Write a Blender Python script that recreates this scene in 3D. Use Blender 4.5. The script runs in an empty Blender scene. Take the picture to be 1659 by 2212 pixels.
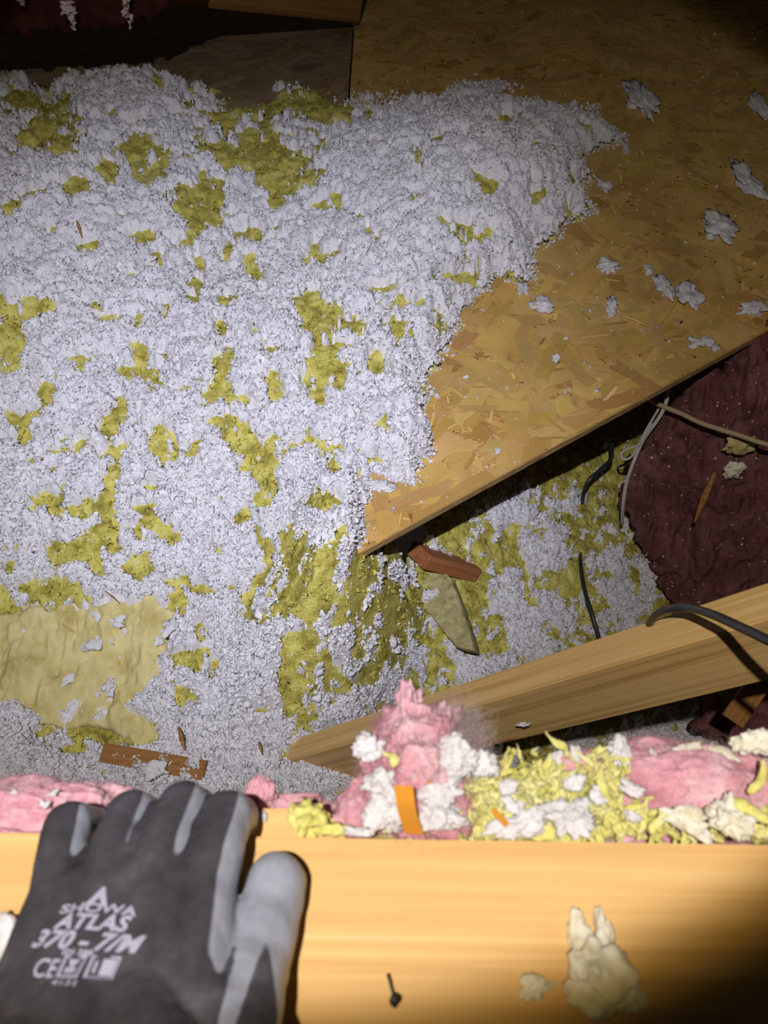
import bpy, bmesh, math, random
import numpy as np
from mathutils import Vector, Matrix
from mathutils.bvhtree import BVHTree

S = bpy.context.scene
COL = S.collection
rng = np.random.default_rng(7)
random.seed(7)

# ------------------------------------------------------------------ camera
W_, H_, F_ = 1659.0, 2212.0, 1660.0
CAM = np.array([0.0, 0.0, 1.5])
PITCH = math.radians(50)
FW = np.array([0, math.cos(PITCH), -math.sin(PITCH)])
UP = np.array([0, math.sin(PITCH), math.cos(PITCH)])
RT = np.array([1.0, 0, 0])
cam = bpy.data.cameras.new('camera'); co = bpy.data.objects.new('camera', cam); COL.objects.link(co)
co.location = CAM; co.rotation_euler = (math.pi/2 - PITCH, 0, 0)
cam.sensor_fit = 'VERTICAL'; cam.sensor_height = 36; cam.sensor_width = 27
cam.lens = F_/H_*36; cam.clip_start = 0.01; cam.clip_end = 30
cam.dof.use_dof = True; cam.dof.focus_distance = 1.15; cam.dof.aperture_fstop = 12.0
S.camera = co

# ------------------------------------------------------------------ world, lamps, exposure
w = bpy.data.worlds.new('dark'); S.world = w; w.use_nodes = True
w.node_tree.nodes['Background'].inputs[0].default_value = (0.9, 0.75, 0.6, 1)
w.node_tree.nodes['Background'].inputs[1].default_value = 0.010
S.view_settings.view_transform = 'Standard'; S.view_settings.look = 'None'
S.view_settings.exposure = 0.0; S.view_settings.gamma = 1; S.view_settings.use_curve_mapping = False

def ray(px, py):
    return RT*((px-W_/2)/F_) + UP*(-(py-H_/2)/F_) + FW
def Pz(px, py, z):
    d = ray(px, py); return CAM + d*((z-CAM[2])/d[2])
def Pd(px, py, dep):
    return CAM + ray(px, py)*dep
def proj(P):
    P = np.atleast_2d(P) - CAM
    d = P@FW
    return W_/2 + F_*(P@RT)/d, H_/2 - F_*(P@UP)/d

LAMP = CAM - FW*0.52 + UP*0.225 + RT*(-0.10)
def spot(name, target, power, color, angle, blend, size):
    l = bpy.data.lights.new(name, 'SPOT'); o = bpy.data.objects.new(name, l); COL.objects.link(o)
    l.energy = power; l.color = color; l.spot_size = math.radians(angle); l.spot_blend = blend; l.shadow_soft_size = size
    o.location = LAMP; o.rotation_euler = (Vector(target)-Vector(LAMP)).to_track_quat('-Z', 'Y').to_euler()
    return o
spot('headlamp_beam', Pd(800, 775, 1.35), 41, (0.85, 0.86, 1.0), 58.0, 0.09, 0.010)
spot('headlamp_hotspot', Pd(520, 830, 1.35), 104, (0.75, 0.77, 1.0), 50, 1.0, 0.010)
spot('headlamp_spill', Pd(800, 775, 1.35), 19, (1.0, 0.72, 0.28), 60.2, 0.13, 0.010)

# ------------------------------------------------------------------ numpy noise
_perm = rng.permutation(256)
def _h(ix, iy, iz, s):
    return _perm[(_perm[(_perm[(ix+s*17) & 255] + iy) & 255] + iz) & 255]
_val = rng.random(256)*2-1
def noise(P, freq, seed=0):
    P = np.asarray(P, dtype=np.float64)*freq + seed*13.37
    i = np.floor(P).astype(np.int64); f = P-i; f = f*f*(3-2*f)
    r = 0
    for dx in (0, 1):
        wx = f[:, 0] if dx else 1-f[:, 0]
        for dy in (0, 1):
            wy = f[:, 1] if dy else 1-f[:, 1]
            for dz in (0, 1):
                wz = f[:, 2] if dz else 1-f[:, 2]
                r = r + wx*wy*wz*_val[_h(i[:, 0]+dx, i[:, 1]+dy, i[:, 2]+dz, seed)]
    return r
def fbm(P, freq, octs=3, seed=0, gain=0.5):
    r = 0; a = 1
    for k in range(octs):
        r = r + a*noise(P, freq*2**k, seed+k); a *= gain
    return r
def puffs(P2, cell, seed):
    """rounded bumps on a jittered grid, 0..1, like popcorn"""
    P = P2/cell; i = np.floor(P).astype(np.int64)
    best = np.zeros(len(P))
    for dx in (-1, 0, 1):
        for dy in (-1, 0, 1):
            a = i[:, 0]+dx; b = i[:, 1]+dy
            fx = a + 0.5 + 0.45*_val[_h(a, b, a*0, seed)]
            fy = b + 0.5 + 0.45*_val[_h(a, b, a*0+1, seed)]
            rr = 0.75 + 0.25*_val[_h(a, b, a*0+2, seed)]
            hh = 0.65 + 0.35*_val[_h(a, b, a*0+3, seed)]
            d2 = ((P[:, 0]-fx)**2 + (P[:, 1]-fy)**2)/(rr*rr)
            best = np.maximum(best, hh*np.sqrt(np.clip(1-d2, 0, 1)))
    return best
def sstep(a, b, x):
    t = np.clip((x-a)/(b-a), 0, 1); return t*t*(3-2*t)

# ------------------------------------------------------------------ mesh helpers
def mesh(name, V, F, mat, parent=None, smooth=True, attrs=None):
    V = np.asarray(V, dtype=np.float32); F = np.asarray(F, dtype=np.int32)
    me = bpy.data.meshes.new(name); k = F.shape[1]
    me.vertices.add(len(V)); me.vertices.foreach_set('co', V.ravel())
    me.loops.add(F.size); me.loops.foreach_set('vertex_index', F.ravel())
    me.polygons.add(len(F))
    me.polygons.foreach_set('loop_start', np.arange(0, F.size, k, dtype=np.int32))
    me.polygons.foreach_set('loop_total', np.full(len(F), k, dtype=np.int32))
    me.polygons.foreach_set('use_smooth', np.full(len(F), smooth))
    for an, (ty, dat) in (attrs or {}).items():
        at = me.attributes.new(an, ty, 'POINT')
        if ty == 'FLOAT': at.data.foreach_set('value', np.asarray(dat, dtype=np.float32).ravel())
        else: at.data.foreach_set('color' if 'COLOR' in ty else 'vector', np.asarray(dat, dtype=np.float32).ravel())
    me.update(calc_edges=True)
    if mat: me.materials.append(mat)
    o = bpy.data.objects.new(name, me); COL.objects.link(o)
    if parent: o.parent = parent
    return o
def tag(o, label=None, cat=None, group=None, kind=None):
    if label: o['label'] = label
    if cat: o['category'] = cat
    if group: o['group'] = group
    if kind: o['kind'] = kind
    return o
def empty(name, loc, label, cat, group=None):
    o = bpy.data.objects.new(name, None); COL.objects.link(o); o.location = Vector(loc); o.empty_display_size = .02
    return tag(o, label, cat, group)
def adopt(ch, root):
    """parent ch under root keeping world coordinates"""
    ch.parent = root; ch.matrix_parent_inverse = Matrix.Translation(root.location).inverted()
    return ch
_ico = {}
def ico(sub):
    if sub not in _ico:
        bm = bmesh.new(); bmesh.ops.create_icosphere(bm, subdivisions=sub, radius=1)
        V = np.array([v.co[:] for v in bm.verts]); F = np.array([[v.index for v in f.verts] for f in bm.faces]); bm.free()
        _ico[sub] = (V, F)
    return _ico[sub]
def rotm(rx, ry, rz):
    return np.array(Matrix.Rotation(rz, 3, 'Z') @ Matrix.Rotation(ry, 3, 'Y') @ Matrix.Rotation(rx, 3, 'X'))
def grid_faces(nr, nc):
    a = np.arange(nr*nc).reshape(nr, nc)
    return np.stack([a[:-1, :-1].ravel(), a[:-1, 1:].ravel(), a[1:, 1:].ravel(), a[1:, :-1].ravel()], 1)
def smoothpath(pts, n):
    pts = np.array(pts, float); m = len(pts); out = []
    P = np.vstack([2*pts[0]-pts[1], pts, 2*pts[-1]-pts[-2]])
    for i in range(m-1):
        p0, p1, p2, p3 = P[i:i+4]
        for t in np.linspace(0, 1, n, endpoint=False):
            out.append(0.5*((2*p1)+(-p0+p2)*t+(2*p0-5*p1+4*p2-p3)*t*t+(-p0+3*p1-3*p2+p3)*t**3))
    out.append(pts[-1]); return np.array(out)
def tube(pts, r, seg=10, n=10, flat=1.0):
    p = smoothpath(pts, n); m = len(p)
    r = np.interp(np.linspace(0, 1, m), np.linspace(0, 1, len(np.atleast_1d(r))), np.atleast_1d(r)) if np.ndim(r) else np.full(m, r)
    T = np.gradient(p, axis=0); T /= np.linalg.norm(T, axis=1)[:, None]+1e-9
    ref = np.array([0, 0, 1.0]); N = np.cross(T, ref); bad = np.linalg.norm(N, axis=1) < .05
    N[bad] = np.cross(T[bad], [1, 0, 0.]); N /= np.linalg.norm(N, axis=1)[:, None]; B = np.cross(N, T)
    a = np.linspace(0, 2*math.pi, seg, endpoint=False)
    V = p[:, None, :] + r[:, None, None]*(np.cos(a)[None, :, None]*N[:, None, :] + flat*np.sin(a)[None, :, None]*B[:, None, :])
    V = V.reshape(-1, 3); F = []
    for i in range(m-1):
        for j in range(seg):
            F.append((i*seg+j, i*seg+(j+1) % seg, (i+1)*seg+(j+1) % seg, (i+1)*seg+j))
    # close ends with degenerate-free fans folded into quads
    c0 = len(V); V = np.vstack([V, p[0], p[-1]])
    for j in range(0, seg, 2):
        F.append((c0, (j+2) % seg, (j+1) % seg, j)); b = (m-1)*seg
        F.append((c0+1, b+j, b+(j+1) % seg, b+(j+2) % seg))
    return V, np.array(F)
def join(parts):
    V = []; F = []; o = 0
    for v, f in parts:
        V.append(v); F.append(f+o); o += len(v)
    return np.vstack(V), np.vstack(F)
def fibres(anchors, dirs, length, rad, curl=.5, seg=5, seed=0, follow=None):
    """many fine hair-like strands as three sided tubes, one array"""
    r = np.random.default_rng(seed); n = len(anchors)
    L = length*(.4+r.random(n))
    d = dirs/np.linalg.norm(dirs, axis=1)[:, None]; p = anchors.copy(); P = [p.copy()]
    for k in range(seg):
        d = d + curl*r.normal(size=(n, 3)); d /= np.linalg.norm(d, axis=1)[:, None]
        p = p + d*(L/seg)[:, None]; P.append(p.copy())
    P = np.stack(P, 1); m = seg+1
    T = np.gradient(P, axis=1); T /= np.linalg.norm(T, axis=2)[..., None]+1e-9
    N = np.cross(T, np.array([.31, .57, .76])); N /= np.linalg.norm(N, axis=2)[..., None]+1e-9; B = np.cross(N, T)
    tp = (1-.8*np.linspace(0, 1, m))[None, :, None]*rad
    V = np.stack([P + tp*(math.cos(a)*N+math.sin(a)*B) for a in (0, 2.1, 4.2)], 2).reshape(-1, 3)
    base = (np.arange(n)*m*3)[:, None]; q = []
    for k in range(seg):
        for j in range(3):
            q.append([k*3+j, k*3+(j+1) % 3, (k+1)*3+(j+1) % 3, (k+1)*3+j])
    q = np.array(q); F = (base[:, :, None]+q[None]).reshape(-1, 4)
    return V, F
def tri2quad(F):   # repeat not allowed in Blender polys, so split quads into tris instead
    return np.vstack([F[:, [0, 1, 2]], F[:, [0, 2, 3]]]) if F.shape[1] == 4 else F

# ------------------------------------------------------------------ materials
def nodemat(name):
    m = bpy.data.materials.new(name); m.use_nodes = True; nt = m.node_tree
    return m, nt, nt.nodes['Principled BSDF']
def N(nt, ty, **k):
    n = nt.nodes.new(ty)
    for a, b in k.items():
        if a in n.inputs: n.inputs[a].default_value = b
        else: setattr(n, a, b)
    return n
def ramp(nt, fac, stops):
    r = nt.nodes.new('ShaderNodeValToRGB'); e = r.color_ramp.elements
    while len(e) < len(stops): e.new(.5)
    for el, (p, c) in zip(e, stops): el.position = p; el.color = (*c, 1)
    nt.links.new(fac, r.inputs[0]); return r.outputs[0]
def fluffmat(name, stops, scale=60, bump=.5, fine=500, rough=1.0, sheen=0.0, transl=0.0):
    m, nt, b = nodemat(name); L = nt.links.new
    tc = N(nt, 'ShaderNodeTexCoord'); n1 = N(nt, 'ShaderNodeTexNoise', Scale=scale, Detail=5.0, Roughness=.65)
    L(tc.outputs['Object'], n1.inputs['Vector'])
    L(ramp(nt, n1.outputs[0], stops), b.inputs['Base Color'])
    n2 = N(nt, 'ShaderNodeTexNoise', Scale=fine, Detail=3.0, Roughness=.7); L(tc.outputs['Object'], n2.inputs['Vector'])
    bp = N(nt, 'ShaderNodeBump', Strength=bump, Distance=.0035); L(n2.outputs[0], bp.inputs['Height']); L(bp.outputs[0], b.inputs['Normal'])
    b.inputs['Roughness'].default_value = rough; b.inputs['Specular IOR Level'].default_value = .15
    b.inputs['Sheen Weight'].default_value = sheen
    if transl:
        b.inputs['Subsurface Weight'].default_value = transl; b.inputs['Subsurface Radius'].default_value = (.004, .004, .004); b.inputs['Subsurface Scale'].default_value = 1
    return m
M_WHITE = fluffmat('white_blown_wool', [(.16, (.16, .14, .10)), (.29, (.62, .61, .58)), (.42, (.86, .86, .87)), (.8, (.95, .95, .96))], 75, .9, 330, transl=.0)  # low noise stops paint crease shade into the wool, plus grey-brown flecks
M_YEL = fluffmat('yellow_glass_wool', [(.25, (.19, .16, .035)), (.42, (.45, .40, .08)), (.55, (.66, .60, .14)), (.75, (.78, .73, .27))], 38, 1.0, 260)
M_BATT = fluffmat('pale_yellow_batt', [(.3, (.46, .38, .13)), (.5, (.64, .56, .24)), (.7, (.74, .67, .34))], 18, .3, 200)
M_TEAR = fluffmat('bright_yellow_wool', [(.3, (.50, .46, .10)), (.5, (.74, .71, .22)), (.7, (.82, .81, .45))], 60, .4, 300, transl=.4)
M_PINK = fluffmat('pink_glass_wool', [(.3, (.46, .20, .24)), (.5, (.68, .36, .41)), (.7, (.78, .55, .58))], 40, .5, 260, transl=.5)
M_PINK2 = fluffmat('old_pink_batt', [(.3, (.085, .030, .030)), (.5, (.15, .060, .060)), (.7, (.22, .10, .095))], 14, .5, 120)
M_TISSUE = fluffmat('loose_white_fluff', [(.3, (.60, .60, .58)), (.6, (.80, .80, .81))], 80, .5, 500, transl=.4)
M_CREAM = fluffmat('cream_fluff', [(.3, (.66, .62, .40)), (.6, (.86, .84, .70))], 80, .4, 500, transl=.4)
M_GREYF = fluffmat('dusty_fluff', [(.3, (.42, .34, .32)), (.6, (.62, .53, .50))], 80, .4, 500)

def woodmat(name, c0, c1, c2, axis=0, scale=1.0, rough=.6, knots=True, bump=.15):
    m, nt, b = nodemat(name); L = nt.links.new
    tc = N(nt, 'ShaderNodeTexCoord'); mp = N(nt, 'ShaderNodeMapping')
    s = [85*scale]*3; s[axis] = 1.3*scale
    mp.inputs['Scale'].default_value = s; L(tc.outputs['Object'], mp.inputs['Vector'])
    n1 = N(nt, 'ShaderNodeTexNoise', Scale=1.0, Detail=4.0, Roughness=.55, Distortion=.6); L(mp.outputs[0], n1.inputs['Vector'])
    mp2 = N(nt, 'ShaderNodeMapping'); s2 = [230*scale]*3; s2[axis] = 6*scale
    mp2.inputs['Scale'].default_value = s2; L(tc.outputs['Object'], mp2.inputs['Vector'])
    n2 = N(nt, 'ShaderNodeTexNoise', Scale=1.0, Detail=3.0); L(mp2.outputs[0], n2.inputs['Vector'])
    mx = N(nt, 'ShaderNodeMath', operation='ADD'); L(n1.outputs[0], mx.inputs[0])
    m3 = N(nt, 'ShaderNodeMath', operation='MULTIPLY'); m3.inputs[1].default_value = .35; L(n2.outputs[0], m3.inputs[0]); L(m3.outputs[0], mx.inputs[1])
    colr = ramp(nt, mx.outputs[0], [(.42, c0), (.66, c1), (.92, c2)])
    if knots:
        mp3 = N(nt, 'ShaderNodeMapping'); s3 = [11*scale]*3; s3[axis] = 4.5*scale; mp3.inputs['Scale'].default_value = s3
        L(tc.outputs['Object'], mp3.inputs['Vector'])
        v = N(nt, 'ShaderNodeTexVoronoi', Scale=1.0); L(mp3.outputs[0], v.inputs['Vector'])
        kf = ramp(nt, v.outputs['Distance'], [(.05, (.35, .22, .14)), (.09, (.7, .55, .4)), (.14, (1, 1, 1))])
        mm = N(nt, 'ShaderNodeMix', data_type='RGBA', blend_type='MULTIPLY'); mm.inputs[0].default_value = 1
        L(colr, mm.inputs[6]); L(kf, mm.inputs[7]); colr = mm.outputs[2]
    L(colr, b.inputs['Base Color'])
    bp = N(nt, 'ShaderNodeBump', Strength=bump, Distance=.001); L(mx.outputs[0], bp.inputs['Height']); L(bp.outputs[0], b.inputs['Normal'])
    b.inputs['Roughness'].default_value = rough; b.inputs['Specular IOR Level'].default_value = .25
    return m
M_JOIST = woodmat('joist_pine', (.46, .27, .085), (.68, .45, .17), (.80, .57, .26), 0, .9)
M_BEAM = woodmat('beam_pine', (.56, .33, .11), (.72, .46, .17), (.79, .58, .27), 0, .8, knots=False, bump=.05)
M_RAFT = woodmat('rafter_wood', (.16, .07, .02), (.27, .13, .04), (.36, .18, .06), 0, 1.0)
M_BLOCK = woodmat('red_wood_offcut', (.22, .08, .03), (.36, .14, .05), (.45, .20, .08), 0, 1.5, knots=False)
M_STRIP = woodmat('kraft_strip', (.20, .09, .025), (.32, .15, .045), (.40, .21, .07), 0, 2.0, knots=False)
def plain(name, c, rough=.5, spec=.3, metal=0):
    m, nt, b = nodemat(name); b.inputs['Base Color'].default_value = (*c, 1); b.inputs['Roughness'].default_value = rough
    b.inputs['Specular IOR Level'].default_value = spec; b.inputs['Metallic'].default_value = metal
    n = N(nt, 'ShaderNodeTexNoise', Scale=250.0, Detail=2.0); tc = N(nt, 'ShaderNodeTexCoord'); nt.links.new(tc.outputs['Object'], n.inputs['Vector'])
    bp = N(nt, 'ShaderNodeBump', Strength=.1, Distance=.0005); nt.links.new(n.outputs[0], bp.inputs['Height']); nt.links.new(bp.outputs[0], b.inputs['Normal'])
    return m
M_BLKCAB = plain('black_cable_sheath', (.025, .027, .03), .35, .5)
M_WHTCAB = plain('grey_white_cable_sheath', (.45, .43, .38), .5)
M_TANCAB = plain('tan_cable_sheath', (.42, .32, .18), .5)
M_ORANGE = plain('orange_kraft_paper', (.62, .27, .03), .8, .1)
M_NAIL = plain('dark_nail_metal', (.05, .045, .04), .5, .4, .6)

# OSB: strands carry their own colour (col) and grain coordinate (st)
def osbmat(name):
    m, nt, b = nodemat(name); L = nt.links.new
    a = N(nt, 'ShaderNodeAttribute', attribute_name='col'); u = N(nt, 'ShaderNodeAttribute', attribute_name='st')
    mp = N(nt, 'ShaderNodeMapping'); mp.inputs['Scale'].default_value = (20, 700, 1); L(u.outputs['Vector'], mp.inputs['Vector'])
    n = N(nt, 'ShaderNodeTexNoise', Scale=1.0, Detail=3.0); L(mp.outputs[0], n.inputs['Vector'])
    cr = ramp(nt, n.outputs[0], [(.3, (.88, .86, .80)), (.6, (1.04, 1.04, 1.04))])
    mm = N(nt, 'ShaderNodeMix', data_type='RGBA', blend_type='MULTIPLY'); mm.inputs[0].default_value = 1
    L(a.outputs['Color'], mm.inputs[6]); L(cr, mm.inputs[7])
    tc = N(nt, 'ShaderNodeTexCoord'); n3 = N(nt, 'ShaderNodeTexNoise', Scale=7.0, Detail=4.0); L(tc.outputs['Object'], n3.inputs['Vector'])
    c3 = ramp(nt, n3.outputs[0], [(.35, (.82, .76, .70)), (.6, (1, 1, 1))])
    m2 = N(nt, 'ShaderNodeMix', data_type='RGBA', blend_type='MULTIPLY'); m2.inputs[0].default_value = 1
    L(mm.outputs[2], m2.inputs[6]); L(c3, m2.inputs[7]); L(m2.outputs[2], b.inputs['Base Color'])
    bp = N(nt, 'ShaderNodeBump', Strength=.35, Distance=.0006); L(n.outputs[0], bp.inputs['Height']); L(bp.outputs[0], b.inputs['Normal'])
    b.inputs['Roughness'].default_value = .48; b.inputs['Specular IOR Level'].default_value = .35
    return m
M_OSB = osbmat('osb_strands')
def osbedge():
    m, nt, b = nodemat('osb_edge'); L = nt.links.new
    tc = N(nt, 'ShaderNodeTexCoord'); mp = N(nt, 'ShaderNodeMapping'); mp.inputs['Scale'].default_value = (25, 25, 700); L(tc.outputs['Object'], mp.inputs['Vector'])
    n = N(nt, 'ShaderNodeTexNoise', Scale=1.0, Detail=4.0); L(mp.outputs[0], n.inputs['Vector'])
    L(ramp(nt, n.outputs[0], [(.35, (.20, .11, .035)), (.5, (.44, .28, .11)), (.65, (.62, .44, .20))]), b.inputs['Base Color'])
    bp = N(nt, 'ShaderNodeBump', Strength=.8, Distance=.002); L(n.outputs[0], bp.inputs['Height']); L(bp.outputs[0], b.inputs['Normal'])
    return m
M_OSBE = osbedge()

# ================================================================== OSB decking
ZD = 0.56; TD = 0.0125
eA = Pz(765, 1200, ZD); eB = Pz(1659, 712, ZD); ed = (eB-eA)/np.linalg.norm(eB-eA); en = np.array([-ed[1], ed[0], 0])
E0 = eA - ed*((eA[0]+.10)/ed[0]); E1 = eA + ed*2.1
def clip_poly(poly, cl):
    out = poly
    for i in range(len(cl)):
        a, b = cl[i], cl[(i+1) % len(cl)]; e = b-a; nn = np.array([-e[1], e[0]]); inp = out; out = []
        if not inp: return []
        for k in range(len(inp)):
            p, q = inp[k], inp[(k+1) % len(inp)]; dp, dq = nn@(p-a), nn@(q-a)
            if dp >= 0: out.append(p)
            if (dp >= 0) != (dq >= 0): out.append(p+(q-p)*dp/(dp-dq))
    return out
def osb_board(name, corners, z, n, seed, tint, darkf=1.0):
    """corners counter-clockwise; a slab whose top carries overlapping wood strands"""
    r = random.Random(seed); c2 = [np.array(c, float) for c in corners]
    me = bpy.data.meshes.new(name); V = []; Fc = []; C = []; ST = []; mi = []
    k = len(c2)
    for dz in (0, -TD):
        for c in c2: V.append((c[0], c[1], z+dz-.0034)); C.append((*[t*.8 for t in tint], 1)); ST.append((c[0], c[1], 0))
    Fc.append(tuple(range(k))); mi.append(0); Fc.append(tuple(range(2*k-1, k-1, -1))); mi.append(0)
    for i in range(k): Fc.append((i, i+k, (i+1) % k+k, (i+1) % k)); mi.append(1)
    x0 = min(c[0] for c in c2); x1 = max(c[0] for c in c2); y0 = min(c[1] for c in c2); y1 = max(c[1] for c in c2)
    for s in range(n):
        cx, cy = r.uniform(x0, x1), r.uniform(y0, y1)
        big = r.random() < .36
        L = r.uniform(.06, .16) if big else r.uniform(.010, .06); Wd = r.uniform(.014, .045) if big else r.uniform(.0015, .008)
        if r.random() < .12 and big: Wd *= 1.6
        fleck = (not big) and r.random() < .22
        if fleck: L = r.uniform(.003, .011); Wd = L*r.uniform(.25, .7)
        a = r.gauss(1.05, .75) if r.random() < .6 else r.uniform(0, math.pi)
        ca, sa = math.cos(a), math.sin(a); pts = []
        wgl = r.uniform(-.25, .25)*Wd
        for k_ in range(8):
            u = -.5+k_/7; pts.append(((u+r.uniform(-.03, .03))*L, -.5*Wd*r.uniform(.75, 1.05)+wgl*math.sin(3*u)))
        for v in (-.25, 0, .25): pts.append(((.5+r.uniform(-.10, .06))*L, v*Wd))
        for k_ in range(8):
            u = .5-k_/7; pts.append(((u+r.uniform(-.03, .03))*L, .5*Wd*r.uniform(.75, 1.05)+wgl*math.sin(3*u)))
        for v in (.25, 0, -.25): pts.append(((-.5+r.uniform(-.06, .10))*L, v*Wd))
        pts = [np.array((cx+x_*ca-y_*sa, cy+x_*sa+y_*ca)) for x_, y_ in pts]
        pl = clip_poly(pts, c2)
        if len(pl) < 3: continue
        q = r.random(); t = r.uniform(.84, 1.14) if big else r.uniform(.70, 1.18)
        col = [tint[0]*t, tint[1]*t*r.uniform(.92, 1.04), tint[2]*t*r.uniform(.8, 1.15)]
        if fleck: col = [tint[0]*.26, tint[1]*.20, tint[2]*.25]
        elif not big and q < .30: col = [min(1, c*1.3) for c in col]
        elif big and q < .04: col = [col[0]*.72, col[1]*.62, col[2]*.6]
        zz = z - .0032 + s*1.5e-7; tl = r.uniform(-.002, .002); tm = r.uniform(-.0006, .0006)
        b0 = len(V)
        for p in pl:
            dx, dy = p[0]-cx, p[1]-cy; u = dx*ca+dy*sa; v = -dx*sa+dy*ca
            V.append((p[0], p[1], zz + .0002 + tl*v + tm*u*.3)); C.append((*col, 1)); ST.append((u+s*.37, v+s*.11, 0))
        Fc.append(tuple(range(b0, b0+len(pl)))); mi.append(0)
    me.from_pydata(V, [], Fc); me.materials.append(M_OSB); me.materials.append(M_OSBE)
    me.polygons.foreach_set('material_index', mi)
    at = me.attributes.new('col', 'FLOAT_COLOR', 'POINT'); at.data.foreach_set('color', np.array(C, dtype=np.float32).ravel())
    at = me.attributes.new('st', 'FLOAT_VECTOR', 'POINT'); at.data.foreach_set('vector', np.array(ST, dtype=np.float32).ravel())
    o = bpy.data.objects.new(name, me); COL.objects.link(o); return o
deck = osb_board('decking_board', [E0[:2], E1[:2], (E1[0], 4.2), (E0[0], 4.2)], ZD, 32000, 3, (.72, .49, .155))
tag(deck, 'bare brown strand board deck sloping away, its lower edge hanging over the yellow insulation', 'board')
seamx = E0[0]-.006
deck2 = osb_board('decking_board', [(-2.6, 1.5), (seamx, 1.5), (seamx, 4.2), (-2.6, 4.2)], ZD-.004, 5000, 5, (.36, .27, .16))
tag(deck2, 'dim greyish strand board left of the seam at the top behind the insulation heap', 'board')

# ================================================================== insulation terrain
OUT = [(1040,185),(1085,200),(1130,225),(1190,235),(1290,262),(1318,300),(1262,330),(1240,400),(1252,450),(1200,500),(1150,520),(1125,580),(1060,610),(1030,645),(985,680),(945,740),(905,790),(893,830),(912,890),(905,1000),(890,1030),(845,1020),(800,1015),(762,1090),(768,1200),(740,2500),(-900,2500),(-900,120),(-60,190),(60,190),(110,215),(160,185),(330,170),(420,200),(560,215),(640,190),(720,205),(790,250),(870,235),(950,235),(1000,190)]
def poly_sd(x, y, poly):
    """signed distance in the polygon's own units, + inside"""
    poly = np.array(poly, float); n = len(poly); d = np.full(x.shape, 1e18); ins = np.zeros(x.shape, bool)
    for i in range(n):
        a = poly[i]; b = poly[(i+1) % n]; ex, ey = b-a
        t = np.clip(((x-a[0])*ex+(y-a[1])*ey)/(ex*ex+ey*ey+1e-12), 0, 1)
        d = np.minimum(d, (x-a[0]-t*ex)**2+(y-a[1]-t*ey)**2)
        c = ((a[1] > y) != (b[1] > y)) & (x < (b[0]-a[0])*(y-a[1])/(b[1]-a[1]+1e-12)+a[0]); ins ^= c
    return np.where(ins, 1, -1)*np.sqrt(d)
def tps(ctrl):
    P = np.array([Pz(a, b, z) for a, b, z in ctrl]); X = P[:, :2]; n = len(X)
    def K(A, B):
        r2 = ((A[:, None]-B[None])**2).sum(2); return .5*r2*np.log(r2+1e-9)
    A = np.zeros((n+3, n+3)); A[:n, :n] = K(X, X)+np.eye(n)*2e-3; A[:n, n] = 1; A[:n, n+1:] = X; A[n:, :n] = A[:n, n:].T
    wv = np.linalg.solve(A, np.concatenate([P[:, 2], [0, 0, 0]]))
    def f(Q):
        out = np.empty(len(Q))
        for i in range(0, len(Q), 100000):
            q = Q[i:i+100000]; out[i:i+100000] = K(q, X)@wv[:n] + wv[n] + q@wv[n+1:]
        return out
    return f
main_c = [(0,1700,.30),(300,1690,.28),(560,1680,.29),(640,1610,.295),(720,1690,.31),(0,1500,.33),(0,1300,.38),(250,1450,.31),(450,1500,.35),(400,1300,.39),(600,1500,.31),(600,1300,.40),(200,1200,.44),(600,1100,.50),(300,1050,.50),(0,1050,.50),(740,1180,.59),(0,850,.56),(300,850,.57),(600,850,.60),(850,950,.60),(750,1080,.58),
          (0,600,.62),(300,600,.62),(560,620,.60),(800,700,.635),(930,680,.61),(1000,560,.64),(700,500,.62),(850,500,.66),(1000,400,.68),(1100,300,.69),(1150,450,.63),(1200,300,.64),(500,420,.62),(300,420,.65),(60,420,.66),(60,260,.63),(300,240,.64),(500,270,.61),(700,280,.60),(850,300,.64),(-300,600,.65),(-300,1200,.45),(300,130,.60),(900,200,.57)]
low_c = [(0,1700,.30),(300,1690,.28),(560,1680,.29),(640,1610,.295),(720,1690,.31),(0,1500,.33),(0,1300,.38),(250,1450,.31),(450,1500,.35),(400,1300,.39),(600,1500,.31),(600,1300,.40),(200,1200,.44),(600,1100,.50),(300,1050,.50),(0,1050,.50),(700,1180,.565),(740,1240,.50),(690,1260,.50),
         (790,1270,.37),(850,1350,.27),(800,1500,.22),(720,1540,.25),(900,1210,.30),(960,1290,.26),(1050,1170,.24),(1100,1300,.18),(1000,1450,.17),(1200,1120,.18),(1250,1250,.12),(1300,1050,.12),(1350,1300,.07),(1250,1420,.10),(1450,1600,.04),(1150,1620,.10),(900,1720,.23),(1659,1500,.0),(1400,1000,.08),(1400,850,.05),(1650,1000,.0),(-300,1200,.45)]
fm, fl = tps(main_c), tps(low_c)
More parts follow.
